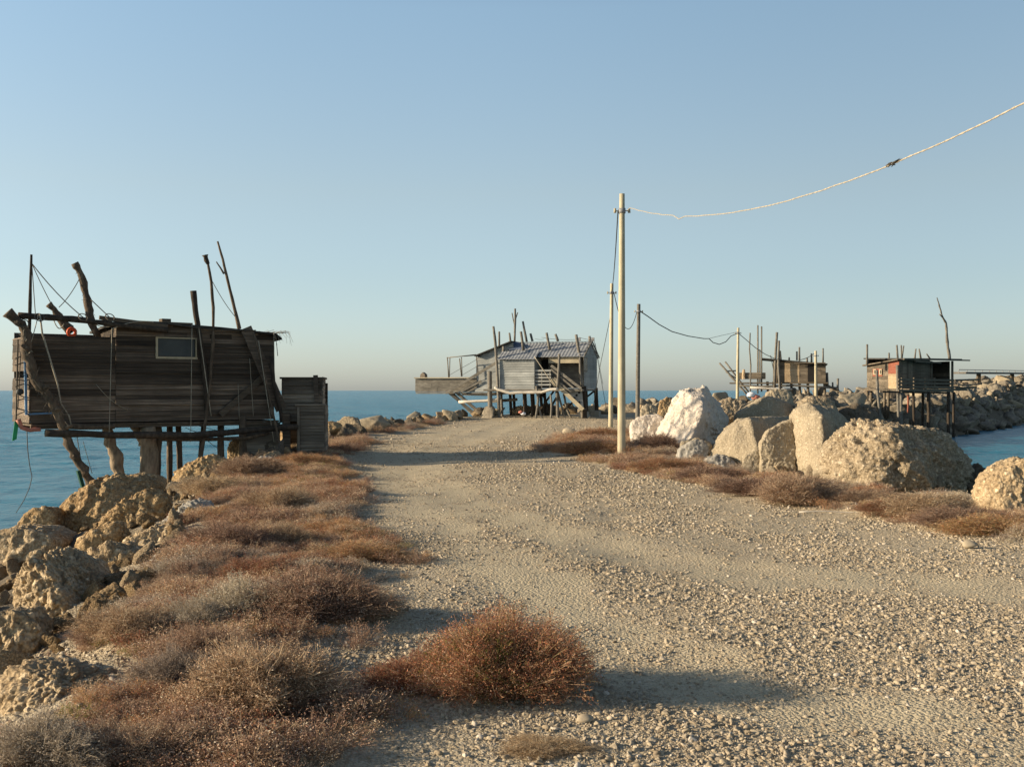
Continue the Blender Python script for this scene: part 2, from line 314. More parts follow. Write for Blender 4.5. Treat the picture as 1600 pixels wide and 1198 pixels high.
# ------------------------------------------------------------------ mesh builder
class MB:
    def __init__(s): s.v = []; s.f = []
    def add(s, vs_, fs):
        b = len(s.v); s.v += [tuple(v) for v in vs_]; s.f += [tuple(b+i for i in f) for f in fs]; return s
    def hexa(s, p):
        return s.add(p, [(0, 3, 2, 1), (4, 5, 6, 7), (0, 1, 5, 4), (1, 2, 6, 5), (2, 3, 7, 6), (3, 0, 4, 7)])
    def box(s, x0, x1, y0, y1, z0, z1):
        return s.hexa([(x0, y0, z0), (x1, y0, z0), (x1, y1, z0), (x0, y1, z0), (x0, y0, z1), (x1, y0, z1), (x1, y1, z1), (x0, y1, z1)])
    def beam(s, p, q, w=.06, h=.06, up=(0, 0, 1)):
        p, q = Vector(p), Vector(q); d = (q-p).normalized(); u = Vector(up)
        if abs(d.dot(u)) > .95: u = Vector((0, 1, 0))
        a = d.cross(u).normalized()*w/2; b = a.cross(d).normalized()*h/2
        return s.hexa([p-a-b, p+a-b, p+a+b, p-a+b, q-a-b, q+a-b, q+a+b, q-a+b])
    def tube(s, pts, r0, r1=None, n=8, wob=0, sub=1, seed=0):
        r1 = r0 if r1 is None else r1; pts = [Vector(p) for p in pts]; P = []
        rs = random.Random(seed)
        for a, b in zip(pts[:-1], pts[1:]):
            for k in range(sub): P.append(a.lerp(b, k/sub))
        P.append(pts[-1]); N = len(P); b0 = len(s.v); prev = None
        for i, p in enumerate(P):
            d = (P[min(i+1, N-1)]-P[max(i-1, 0)]).normalized()
            u = prev if prev is not None else (Vector((0, 1, 0)) if abs(d.y) < .9 else Vector((1, 0, 0)))
            a = (u-d*u.dot(d)).normalized(); prev = a; c = d.cross(a)
            r = (r0+(r1-r0)*i/(N-1))*(1+wob*rs.uniform(-1, 1))
            off = Vector((rs.uniform(-1, 1), rs.uniform(-1, 1), rs.uniform(-1, 1)))*wob*r0*.9
            for k in range(n):
                t = 2*math.pi*k/n; rr = r*(1+wob*.4*rs.uniform(-1, 1)); s.v.append(tuple(p+off+a*math.cos(t)*rr+c*math.sin(t)*rr))
        for i in range(N-1):
            for k in range(n):
                k2 = (k+1) % n; s.f.append((b0+i*n+k, b0+i*n+k2, b0+(i+1)*n+k2, b0+(i+1)*n+k))
        s.f.append(tuple(b0+k for k in reversed(range(n)))); s.f.append(tuple(b0+(N-1)*n+k for k in range(n)))
        return s
    def boards(s, x0, x1, z0, topf, y, bh=.14, th=.025, lap=.012, axis='x', maxlen=2.6, jit=.006, holes=(), rs=None, skip=.0):
        """horizontal boards between x0 and x1 on plane y (or x when axis is y), each an island"""
        rs = rs or random.Random(3)
        topf = topf if callable(topf) else (lambda x, t_=topf: t_)
        z = z0; mx = max(topf(x0+(x1-x0)*k/20) for k in range(21))
        while z < mx-.01:
            h = bh*rs.uniform(.85, 1.15); x = x0
            while x < x1-.02:
                xe = min(x1, x+rs.uniform(.45, 1)*maxlen)
                if x1-xe < .3: xe = x1
                segs = [(x, xe)]
                for (hx0, hx1, hz0, hz1) in holes:
                    if z+h*.5 > hz0 and z+h*.5 < hz1:
                        ns = []
                        for a, b in segs:
                            if hx1 <= a or hx0 >= b: ns.append((a, b)); continue
                            if hx0 > a: ns.append((a, hx0))
                            if hx1 < b: ns.append((hx1, b))
                        segs = ns
                for a, b in segs:
                    if b-a < .02 or rs.random() < skip: continue
                    # split where top is sloped
                    k = max(1, int((b-a)/.5)) if min(topf(a), topf(b), topf((a+b)/2)) < z+h+.03 else 1; j0, j1 = rs.uniform(-jit, jit), rs.uniform(-jit, jit); dy = rs.uniform(-jit, jit); o_ = rs.uniform(0, .004)
                    pa = a
                    for q in range(1, k+1):
                        pb = a+(b-a)*q/k; ta, tb = topf(pa), topf(pb)
                        za, zb = min(z+h+.012+j0, ta), min(z+h+.012+j1, tb)
                        if za > z+.01 or zb > z+.01:
                            za, zb = max(za, z+.002), max(zb, z+.002)
                            yb = y+dy-lap; yt = y+dy
                            pts = [(pa, yb, z), (pb, yb, z), (pb, yb+th, z), (pa, yb+th, z), (pa, yt, za), (pb, yt, zb), (pb, yt+th, zb), (pa, yt+th, za)]
                            if axis == 'y': pts = [(p[1], p[0], p[2]) for p in pts]
                            s.hexa(pts)
                        pa = pb
                x = xe
            z += h
        return s
    def build(s, name, m, parent=None, smooth=False):
        me = bpy.data.meshes.new(name); me.from_pydata(s.v, [], s.f); me.materials.append(M[m] if isinstance(m, str) else m)
        if smooth: me.polygons.foreach_set('use_smooth', [True]*len(me.polygons))
        me.validate(); bm = bmesh.new(); bm.from_mesh(me); bmesh.ops.recalc_face_normals(bm, faces=bm.faces); bm.to_mesh(me); bm.free()
        o = bpy.data.objects.new(name, me); COL.objects.link(o)
        if parent: o.parent = parent
        return o
class Fr:
    """a thing's frame: an Empty at loc turned by rot; F and S intersect sight lines with its local planes"""
    def __init__(s, name, x, y, rot, label, cat, group=None):
        s.e = bpy.data.objects.new(name, None); COL.objects.link(s.e); s.e.location = (x, y, 0); s.e.rotation_euler = (0, 0, rot); s.e.empty_display_size = .3
        tag(s.e, label, cat, group)
        s.W = Matrix.Translation((x, y, 0)) @ Matrix.Rotation(rot, 4, 'Z'); s.I = s.W.inverted()
        s.o = s.I @ Vector((0, 0, CH))
    def _i(s, px, py, ax, val):
        d = s.I.to_3x3() @ ray(px, py); t = (val-s.o[ax])/d[ax]; return s.o+d*t
    def F(s, px, py, dy=0): return s._i(px, py, 1, dy)
    def X(s, px, py, dx=0): return s._i(px, py, 0, dx)
    def ground(s, p):
        w = s.W @ Vector((p[0], p[1], 0)); return Hs(w.x, w.y)-.15
    def tube(s, name, m, pix, dy, r0, r1=None, wob=.12, sub=2, down=False, n=7, seed=None):
        if not isinstance(dy, (list, tuple)): dy = [dy]*len(pix)
        P = [s.F(a, b, d) for (a, b), d in zip(pix, dy)]
        if down:
            P = P if P[0].z > P[-1].z else P[::-1]
            g = s.ground(P[-1])
            if P[-1].z > g:
                d = (P[-1]-P[-2]).normalized()
                P.append(P[-1]+d*min((P[-1].z-g)/max(.2, -d.z), 3))
        return MB().tube(P, r0, r1, n, wob, sub, seed if seed is not None else int(pix[0][0]*7+pix[0][1])).build(name, m, s.e, True)

# ------------------------------------------------------------------ ground sheet
def ground_mat():
    t = NT('stony_ground'); co = t.coord()
    ad = t.n("Attribute"); ad.attribute_name = 'dust'; av = t.n("Attribute"); av.attribute_name = 'veg'; ak = t.n("Attribute"); ak.attribute_name = 'rock'
    n1 = t.noise(co, .7, 5); n2 = t.noise(co, 9, 8, .7); n3 = t.noise(co, 60, 4, .7)
    gravel = t.ramp(t.math('ADD', t.math('MULTIPLY', n1, .35), t.math('MULTIPLY', n2, .65)), [(.3, (.32, .25, .155)), (.5, (.43, .35, .225)), (.7, (.52, .43, .29))])
    v1 = t.vor(co, 38); v2 = t.vor(co, 85)
    sc = t.n("SeparateColor"); t.l(v1.outputs['Color'], sc.inputs[0])
    sc2 = t.n("SeparateColor"); t.l(v2.outputs['Color'], sc2.inputs[0])
    pc = t.ramp(sc.outputs[0], [(0, (.18, .14, .09)), (.35, (.33, .27, .185)), (.7, (.48, .41, .30)), (1, (.66, .58, .46))])
    pc2 = t.ramp(sc2.outputs[0], [(0, (.22, .17, .115)), (.5, (.40, .33, .225)), (1, (.58, .50, .37))])
    gravel = t.mix(.55, gravel, pc2); gravel = t.mix(t.ramp(v1.outputs['Distance'], [(.25, (.65,)*3), (.55, (0, 0, 0))]), gravel, pc)
    dustc = t.ramp(n2, [(.3, (.44, .365, .24)), (.7, (.56, .475, .32))])
    dm = t.math('MULTIPLY', ad.outputs['Fac'], t.ramp(n2, [(.3, (.95,)*3), (.7, (.55,)*3)]))
    col = t.mix(dm, gravel, dustc)
    soil = t.ramp(n2, [(.3, (.15, .095, .05)), (.7, (.30, .21, .125))])
    col = t.mix(t.math('MULTIPLY', av.outputs['Fac'], .75), col, soil)
    rk = t.ramp(n2, [(.3, (.07, .055, .038)), (.7, (.20, .165, .115))])
    col = t.mix(ak.outputs['Fac'], col, rk)
    nb = t.bump(t.math('SUBTRACT', 1, v1.outputs['Distance']), .012, .9); nb = t.bump(t.math('SUBTRACT', 1, v2.outputs['Distance']), .005, .8, nb)
    nb = t.bump(n2, .014, .6, nb)
    return t.done(col, .97, nb)
def sheet(name, Ys, hw, cx, nx, m):
    u = np.linspace(-1, 1, nx); u = np.sign(u)*np.abs(u)**1.25
    Y, U = np.meshgrid(Ys, u, indexing='ij'); X = cx(Y)+U*hw(Y); Z = H(X, Y)
    V = np.stack([X, Y, Z], -1).reshape(-1, 3); ny = len(Ys)
    i = np.arange(ny-1)[:, None]*nx+np.arange(nx-1)[None, :]; F = np.stack([i, i+1, i+nx+1, i+nx], -1).reshape(-1, 4)
    me = bpy.data.meshes.new(name); me.vertices.add(len(V)); me.vertices.foreach_set('co', V.ravel())
    me.loops.add(F.size); me.loops.foreach_set('vertex_index', F.ravel()); me.polygons.add(len(F)); me.polygons.foreach_set('loop_start', np.arange(len(F))*4)
    me.update(); me.validate(); me.polygons.foreach_set('use_smooth', [True]*len(F)); me.materials.append(m)
    xf, yf = X.ravel(), Y.ravel()
    for an, vals in (('dust', dust(xf, yf)), ('veg', vegmask(xf, yf)), ('rock', np.clip(sm(.2, 1.4, np.maximum(eL(yf)-xf, xf-eR(yf)))+sm(64, 76, yf), 0, 1))):
        a = me.attributes.new(an, 'FLOAT', 'POINT'); a.data.foreach_set('value', vals.astype(np.float32))
    o = bpy.data.objects.new(name, me); COL.objects.link(o); return o
Ys = np.concatenate([np.arange(-6, 3, .15), 3*np.exp(np.arange(0, 620)*.0080)]); Ys = Ys[Ys < 420]
gnd = sheet('ground', Ys, lambda y: 14+.16*np.maximum(y, 0), lambda y: (eL(y)+eR(y))/2, 420, ground_mat())
tag(gnd, 'gravel jetty top with pale wheel tracks', None, None, 'structure')
def np_mesh(name, V, F, mats, smooth=True, midx=None):
    F = np.asarray(F); k = F.shape[1]
    me = bpy.data.meshes.new(name); me.vertices.add(len(V)); me.vertices.foreach_set('co', np.asarray(V, dtype=np.float32).ravel())
    me.loops.add(F.size); me.loops.foreach_set('vertex_index', F.ravel().astype(np.int32)); me.polygons.add(len(F)); me.polygons.foreach_set('loop_start', (np.arange(len(F))*k).astype(np.int32))
    me.update(); me.validate(); me.polygons.foreach_set('use_smooth', [smooth]*len(F))
    for m in mats: me.materials.append(m)
    if midx is not None: me.polygons.foreach_set('material_index', midx.astype(np.int32))
    return me
# ------------------------------------------------------------------ sea
def sea_mat():
    t = NT('sea_water'); co = t.coord((.8, 1, 1)); b = t.b
    w1 = t.noise(co, 2.2, 6, .6); w2 = t.noise(t.coord((.6, 1, 1)), .16, 5); w3 = t.noise(t.coord((1, 3, 1)), .012, 3)
    col = t.ramp(t.math('ADD', t.math('MULTIPLY', w2, .5), t.math('MULTIPLY', w3, .5)), [(.35, (.004, .112, .172)), (.65, (.006, .15, .215))])
    b.inputs['Specular Tint'].default_value = (.62, .92, 1, 1); b.inputs['IOR'].default_value = 1.33; b.inputs['Specular IOR Level'].default_value = .27
    ln = t.n("VectorMath"); ln.operation = 'LENGTH'; t.l(t.coord(), ln.inputs[0])
    mr = t.n("MapRange"); t.l(ln.outputs['Value'], mr.inputs[0]); mr.inputs[1].default_value = 25; mr.inputs[2].default_value = 90; mr.inputs[3].default_value = .3; mr.inputs[4].default_value = 1.0
    nb = t.bump(t.math('MULTIPLY', w1, mr.outputs[0]), .22, 1); nb = t.bump(t.math('MULTIPLY', w2, mr.outputs[0]), .8, 1, nb)
    return t.done(col, .24, nb)
rr_ = np.concatenate([[2, 5], 8*np.exp(np.arange(0, 640)*.0066), [640, 800, 1200, 2500, 6000, 15000, 40000]])
aa = np.concatenate([np.radians(np.linspace(-52, 52, 620)), np.radians(np.linspace(60, 300, 31))])
Rg, Ag = np.meshgrid(rr_, aa, indexing='ij'); sx_, sy_ = Rg*np.sin(Ag), Rg*np.cos(Ag)
calm = np.interp(np.hypot(sx_, sy_-5), [18, 80], [.35, 1])*(1-sm(350, 540, Rg))*(np.abs(Ag) < np.radians(52.1))
sz_ = calm*(.17*fbm(sx_*.33, sy_*.42, o=4, s=301)+.05*fbm(sx_*1.3+9, sy_*1.5, o=3, s=305)*np.clip(60/Rg, 0, 1))
SV = np.concatenate([[[0, 0, 0]], np.stack([sx_, sy_, sz_], -1).reshape(-1, 3)]); na_ = len(aa)
q = []
for i in range(len(rr_)-1):
    a0 = 1+i*na_+np.arange(na_); a1 = 1+i*na_+(np.arange(na_)+1) % na_; q.append(np.stack([a0, a0+na_, a1+na_, a1], 1))
sme = np_mesh('sea', SV, np.concatenate(q)[:, ::-1], [sea_mat()]); sea = bpy.data.objects.new('sea', sme); COL.objects.link(sea); sea.location = (0, 0, -2.0)
tag(sea, 'calm blue sea reaching the horizon', None, None, 'structure')

# ------------------------------------------------------------------ rocks
_ico = {}
def ico(sub):
    if sub not in _ico:
        bm = bmesh.new(); bmesh.ops.create_icosphere(bm, subdivisions=sub, radius=1)
        _ico[sub] = (np.array([v.co[:] for v in bm.verts]), np.array([[v.index for v in f.verts] for f in bm.faces])); bm.free()
    return _ico[sub]
def hull_planes(pts):
    c = sum((Vector(p) for p in pts), Vector())/len(pts)
    bm = bmesh.new()
    for p in pts: bm.verts.new(Vector(p)-c)
    r = bmesh.ops.convex_hull(bm, input=bm.verts); bmesh.ops.recalc_face_normals(bm, faces=bm.faces)
    out = []
    for f in bm.faces:
        h = f.normal.dot(f.verts[0].co)
        nn = f.normal if h > 0 else -f.normal
        if abs(h) > 1e-4 and f.calc_area() > 1e-6: out.append((*nn, abs(h)))
    bm.free(); return np.array(c), np.array(out)
def rock_geo(pts, sub=5, p=16, rough=.05, peb=.03, pscale=7, seed=0, layers=0.0, fr=.05, fs=2.6):
    c, pl = hull_planes(pts); D, F = ico(sub)
    q = np.clip(D @ pl[:, :3].T/pl[:, 3], 0, None); r = (q**p).sum(1)**(-1/p)
    V = D*r[:, None]; size = r.mean()
    n = fbm(V[:, 0]*1.6/size+seed, V[:, 1]*1.6/size, V[:, 2]*1.6/size, 5, seed)
    rid = 1-np.abs(fbm(V[:, 0]*2.6/size, V[:, 1]*2.6/size+seed, V[:, 2]*2.6/size, 4, seed+50))*2.2
    disp = rough*size*(n*1.5+(rid-.5)*.7)
    if fr:
        wv = V+.12*size*np.stack([fbm(V[:, 0]*3/size, V[:, 1]*3/size, V[:, 2]*3/size, 3, seed+k) for k in (61, 62, 63)], 1)
        disp += fr*size*(frac(wv*fs/size, seed)+.5*frac(wv*fs*2.3/size, seed+3)+.25*frac(wv*fs*5/size, seed+4))
    disp += .022*fbm(V[:, 0]*9, V[:, 1]*9, V[:, 2]*9, 4, seed+33)
    if layers:
        zz = (V[:, 2]*.8+V[:, 0]*.4)*9/size; disp += layers*size*np.abs(((zz+n*2) % 1)-.5)
    if peb:
        d1, h1 = voro(V*pscale, seed); d2, h2 = voro(V*pscale*2.3, seed+5)
        m = sm(-.25, .2, fbm(V[:, 0]*2, V[:, 1]*2, V[:, 2]*2, 3, seed+9)+.12)
        disp += peb*m*(np.sqrt(np.clip(1-(d1/.62)**2, 0, 1))*(.5+h1)-.5) + peb*.5*(np.sqrt(np.clip(1-(d2/.62)**2, 0, 1))*(.5+h2)-.5)
    V = V + D*disp[:, None]
    return c, V, F
def hero_rock(pix, Y, label, m='rock_con', sub=6, depth=.9, p=16, rough=.05, peb=.03, pscale=7, sink=.35, layers=0, fr=.06, seed=None, cat='boulder', name='boulder', group=None):
    """pix: silhouette points (px, py[, dY]); hull closed towards the back and below the ground"""
    seed = seed if seed is not None else int(pix[0][0]*3+pix[0][1]) % 997
    rs = random.Random(seed); P = []
    front = [at(q[0], q[1], Y+(q[2] if len(q) > 2 else 0)) for q in pix]; cz = sum(v.z for v in front)/len(front); cx = sum(v.x for v in front)/len(front)
    w = max(v.x for v in front)-min(v.x for v in front); zmin = min(v.z for v in front)
    for v in front:
        P.append(v); s = .72+rs.uniform(-.1, .1)
        P.append(Vector((cx+(v.x-cx)*s, v.y+w*depth*rs.uniform(.8, 1.1), cz+(v.z-cz)*(.8 if v.z > cz else 1))))
        if v.z < cz: P.append(Vector((v.x, v.y+w*depth*.3, zmin-sink)))
    bul = [Vector((cx+(v.x-cx)*.6, v.y-w*.14*(1 if v.z < cz else .3), v.z-(.0 if v.z < cz else (v.z-cz)*.35))) for v in front]
    if not any(len(q) > 2 for q in pix): P += bul
    c, V, F = rock_geo([tuple(v) for v in P], sub, p, rough, peb, pscale, seed, layers, fr)
    me = np_mesh(name, V, F, [M[m]]); o = bpy.data.objects.new(name, me); COL.objects.link(o); o.location = c
    tag(o, label, cat, group); return o
# ---- big blocks along the right edge of the track
hero_rock([(986,684),(984,660),(996,650),(1030,646),(1042,656),(1040,686)], 30, 'low pinkish white boulder left of the tall white one', 'rock_white', 5, .8, peb=.0, rough=.07)
hero_rock([(1018,692,.3),(1058,622,.2),(1068,608,.3),(1102,606,.5),(1122,626,1.5),(1138,656,2.2),(1134,694,2.0),(1074,706,-.9),(1100,640,-.5),(1098,616,.0)], 28, 'tall pointed white limestone boulder, tallest of the row by the track', 'rock_white', 6, .7, p=60, rough=.045, peb=.0, fr=.11)
hero_rock([(1054,728),(1060,702),(1080,688),(1100,686),(1110,700),(1106,730)], 24, 'small rounded pale boulder below the tall white boulder', 'rock_grey', 5, peb=.01, rough=.08)
hero_rock([(1092,734),(1102,716),(1124,710),(1146,716),(1158,736)], 23.4, 'low heap-like pale grey stone in front of the smooth-faced block', 'rock_grey', 5, .7, peb=.02, pscale=9, rough=.1, sink=.15)
hero_rock([(1110,708,0),(1132,676,-.1),(1168,652,-.2),(1238,650,2.0),(1226,690,2.2),(1160,732,-.2),(1174,656,-.3),(1188,716,-1.0)], 24, 'wedge-shaped sandy block with one smooth sunlit face and a sharp edge', 'rock_block', 6, .6, p=90, peb=.006, pscale=14, rough=.015, fr=.045)
hero_rock([(1158,738),(1160,716),(1180,702),(1188,702),(1198,740)], 22, 'small square-cut block at the foot of the grooved block', 'rock_block', 5, .6, p=34, peb=.006, rough=.02, sink=.15)
hero_rock([(1190,738,0),(1188,694,0),(1200,672,.1),(1240,652,.3),(1240,700,.2),(1244,738,-.1)], 21.8, 'sandy upright slab split from its neighbour by a dark slit', 'rock_block', 6, .9, p=80, peb=.012, pscale=12, rough=.02, fr=.05)
hero_rock([(1262,738,.2),(1253,690,.3),(1243,640,.4),(1264,627,.4),(1306,640,1.3),(1342,672,2.4),(1322,736,2.2),(1290,742,-.7),(1286,650,-.2)], 21.2, 'big steep sandy block right of the dark slit, shaded on its right side', 'rock_block', 6, .6, p=70, peb=.02, pscale=10, rough=.03, fr=.065)
hero_rock([(1306,730,.2),(1310,702,.2),(1344,664,.3),(1376,651,.3),(1440,666,.4),(1500,692,1.0),(1516,725,1.2),(1512,770,.9),(1440,768,-.4),(1360,752,-.5),(1400,700,-.55),(1460,710,-.2)], 18, 'widest rounded conglomerate boulder full of pebbles, right of the steep blocks', 'rock_con', 7, .8, rough=.10, peb=.035, pscale=11, layers=.06, p=20, fr=.08)
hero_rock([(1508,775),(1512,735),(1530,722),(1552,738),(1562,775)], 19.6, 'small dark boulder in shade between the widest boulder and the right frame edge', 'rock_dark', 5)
hero_rock([(1540,812),(1541,772),(1560,742),(1600,714),(1660,716),(1690,812)], 14.6, 'brown conglomerate boulder cut by the right edge of the photo', 'rock_left', 6, .7, peb=.03, rough=.07)
hero_rock([(1124,650),(1124,626),(1140,620),(1168,626),(1170,650)], 33, 'small brown boulder just right of the white boulder top', 'rock_con', 5)
hero_rock([(1146,664,0),(1148,645,-.1),(1200,617,.3),(1212,620,.6),(1246,634,.8),(1244,664,.3)], 30, 'long slanting slab behind the wedge-shaped block', 'rock_block', 5, .6, p=26, peb=.01, rough=.04)
hero_rock([(1190,640),(1198,612),(1214,607),(1238,610),(1244,640)], 36, 'flat topped slab under the end of the fishing hut with net poles', 'rock_block', 5, .7, p=26, peb=.01)
hero_rock([(1026,652),(1030,626),(1044,618),(1058,630),(1060,652)], 40, 'ochre upright stone just left of the tall white boulder', 'rock_ochre', 5)
hero_rock([(1000,652),(1002,634),(1014,630),(1028,636),(1030,652)], 45, 'low brown stone beside the dark wooden pole', 'rock_block', 5)
hero_rock([(1236,660),(1246,632),(1270,616),(1300,620),(1316,650),(1310,668)], 30, 'rough brown boulder behind the steep sandy block', 'rock_con', 5)
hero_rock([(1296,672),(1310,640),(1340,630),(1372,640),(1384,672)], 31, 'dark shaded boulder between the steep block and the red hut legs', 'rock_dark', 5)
hero_rock([(1060,704),(1066,690),(1090,684),(1112,690),(1116,706)], 26, 'low tan stone in the gap behind the small rounded pale boulder', 'rock_block', 5, .7, p=30, peb=.01, fr=.08)
# ---- conglomerate rocks down the left bank
hero_rock([(82,812,.2),(86,785,0),(108,773,-.1),(150,744,0),(182,736,.3),(230,738,.8),(251,752,1),(249,775,.6),(190,800,-.3),(147,825,-.5),(95,845,-.2)], 18.6, 'large ochre conglomerate rock right under the leaning logs of the near hut', 'rock_ochre', 6, .7, rough=.05, fr=.085, peb=.05, pscale=5)
hero_rock([(150,822),(158,806),(190,782),(233,762),(262,774),(250,812),(190,838)], 15.8, 'ochre rock ridge below the large rock under the leaning logs', 'rock_ochre', 6, .6, rough=.055, fr=.085, peb=.04, pscale=6, layers=.08)
hero_rock([(240,832),(246,816),(294,781),(318,784),(332,800),(330,826)], 15, 'flat pale layered rock at the edge of the dry shrubs below the near hut', 'rock_grey', 6, .8, rough=.07, peb=.03, layers=.1)
hero_rock([(20,845),(24,812),(44,792),(74,790),(88,806),(90,845)], 18, 'brown rock at the waterline left of the large ochre rock', 'rock_ochre', 5)
hero_rock([(-40,890),(-30,836),(20,823),(60,828),(94,846),(92,880)], 15.6, 'dark shaded rock at the left edge of the photo above the water', 'rock_left', 5, rough=.05, fr=.085)
hero_rock([(8,935,.1),(14,900,0),(26,866,-.1),(50,856,.1),(86,852,.2),(116,864,.4),(140,876,.5),(172,915,.5),(176,944,.2),(143,975,-.3),(73,982,-.4),(30,965,-.2),(60,880,-.3)], 9.6, 'pebble-studded conglomerate boulder with big round cobbles on its left side', 'rock_left', 7, .7, rough=.06, fr=.10, peb=.055, pscale=7, p=10)
hero_rock([(118,910),(128,862),(170,846),(206,858),(218,896),(200,935)], 11.6, 'shaded brown rock behind the pebble-studded boulder', 'rock_left', 6, rough=.055, fr=.085, peb=.05)
hero_rock([(180,872),(186,848),(226,826),(276,822),(304,840),(300,872)], 13, 'dark shaded rock under the flat layered rock', 'rock_left', 6, rough=.055, fr=.085, peb=.04, layers=.08)
hero_rock([(214,900),(220,882),(244,866),(276,868),(284,896)], 11.2, 'small crumbly stone among shrubs right of the pebble-studded boulder', 'rock_grey', 5, rough=.07, fr=.1, peb=.04, sink=.15)
hero_rock([(-30,1100,.1),(-20,1050,.2),(34,1030,.2),(90,1040,.2),(150,1064,.1),(204,1084,0),(214,1118,-.1),(120,1150,-.3),(0,1160,-.3),(60,1085,-.15)], 6.0, 'low flat conglomerate rock nearest the camera at lower left', 'rock_left', 7, .45, rough=.06, peb=.032, pscale=11, sink=.1, p=10)
hero_rock([(-40,1035),(-30,975),(10,950),(44,958),(60,990),(56,1040)], 8.0, 'dark brown rock between the pebble-studded boulder and the lowest flat rock', 'rock_left', 6, rough=.06, fr=.085, peb=.04)
hero_rock([(110,860),(116,842),(150,822),(182,816),(190,836),(170,862)], 14, 'small ochre rock wedged between the ridge and the shaded rock', 'rock_ochre', 5, rough=.055, fr=.085, peb=.04)
hero_rock([(262,755),(268,738),(304,716),(330,706),(366,722),(366,752)], 24, 'pale boulder beside the thin posts under the near hut', 'rock_ochre', 6, .6, peb=.03)
hero_rock([(352,735),(356,690),(368,682),(384,684),(386,735)], 27.4, 'upright ochre rock lit through the legs of the near hut', 'rock_ochre', 5, peb=.03)
hero_rock([(370,738),(378,722),(410,712),(440,718),(452,738)], 23.6, 'flat grey stone in front of the boarded leg wall of the near hut', 'rock_grey', 5, .5, sink=.1)
hero_rock([(128,1010),(134,975),(150,960),(190,985),(180,1015)], 8.6, 'small mossy brown stone below the pebble-studded boulder', 'rock_left', 5, rough=.055, fr=.085, peb=.04)
# ---- many boulders: prototypes then copies
def proto_rock(seed, m, sub=4, peb=.02, p=22):
    rs = random.Random(seed); pts = []
    for k in range(13):
        v = Vector((rs.gauss(0, 1), rs.gauss(0, 1), rs.gauss(0, 1))).normalized(); pts.append((v.x*rs.uniform(.75, 1.1), v.y*rs.uniform(.6, .95), v.z*rs.uniform(.5, .8)))
    c, V, F = rock_geo(pts, sub, p, .055, peb, 4, seed); return np_mesh('boulder', V, F, [M[m]])
PR = {'far': [proto_rock(100+k, 'rock_far', 4) for k in range(7)], 'con': [proto_rock(200+k, 'rock_left' if k < 3 else 'rock_con', 5, .03, 14) for k in range(5)],
      'ochre': [proto_rock(250+k, 'rock_ochre', 5, .04, 12) for k in range(3)], 'block': [proto_rock(300+k, 'rock_block', 4, .01, 30) for k in range(4)], 'dark': [proto_rock(350+k, 'rock_dark', 4, .03) for k in range(3)], 'white': [proto_rock(380+k, 'rock_white', 4, 0) for k in range(2)]}
def put_rock(x, y, s, kind, label, group, sinkf=.25, flat=1.0):
    me = random.choice(PR[kind]); o = bpy.data.objects.new('boulder', me); COL.objects.link(o)
    o.scale = (s*random.uniform(.85, 1.25), s*random.uniform(.8, 1.1), s*random.uniform(.75, 1.1)*flat)
    o.rotation_euler = (random.uniform(-.5, .5), random.uniform(-.5, .5), random.uniform(0, 6.28))
    o.location = (x, y, Hs(x, y)+s*(.6*flat-sinkf)); tag(o, label, 'boulder', group); return o
r2 = random.Random(21)
# left shore edge between the near hut and the grey house
for k in range(54):
    y = 28+36*(k/54)**1.05+r2.uniform(-.6, .6); x = float(eL(np.array(y)))+r2.uniform(-1.6, .7)
    s = r2.uniform(.38, .85)*(1 if y < 50 else .85)
    put_rock(x, y, s, r2.choice(['ochre', 'con', 'con', 'dark', 'block']), 'rough rock on the left shore edge between the near dark hut and the grey house', 'shore rocks left of the track', .18, .85)
# shore behind and right of the grey house
for k in range(26):
    t = k/25; y = 64+6*t+r2.uniform(-1, 1); x = -2+12*t+r2.uniform(-.6, .6)
    put_rock(x, y, r2.uniform(.35, .75), r2.choice(['con', 'block', 'dark']), 'rock at the foot of the grey house and right behind it', 'rocks by the grey house', .2)
# pile between the big blocks and the far huts
for k in range(40):
    y = r2.uniform(33, 74); e = float(eR(np.array(y))); x = e+r2.uniform(-3.6, 2.2)
    if abs(x/y) < .19 and y < 60: x = y*.2+r2.uniform(0, 1.5)
    put_rock(x, y, r2.uniform(.6, 1.15), r2.choice(['far', 'far', 'block', 'con', 'dark']), 'boulder in the pile between the big roadside blocks and the far huts', 'boulders behind the roadside blocks', .2)
# bank to the water on the right, near
for k in range(18):
    y = r2.uniform(15, 33); x = float(eR(np.array(y)))+r2.uniform(1.2, 3.6)
    put_rock(x, y, r2.uniform(.5, .9), r2.choice(['dark', 'con']), 'dark boulder on the water side behind the roadside blocks', 'boulders at the right waterline', .4)
# breakwater
for k in range(118):
    u = r2.random(); y = 72+165*u**1.35; xl, xr = float(eL(np.array(y))), float(eR(np.array(y)))
    q = r2.random(); x = xl+(xr-xl)*(q*1.12-.04) if r2.random() < .45 else xr+r2.uniform(-3, 3.6)*(1+(y-72)/160)
    s = r2.uniform(.6, 1.25)*(1+.35*(y-72)/120)
    o = put_rock(x, y, s, r2.choice(['far', 'far', 'far', 'block', 'dark']), 'boulder of the breakwater running off to the right behind the huts', 'boulders of the far breakwater', .2)
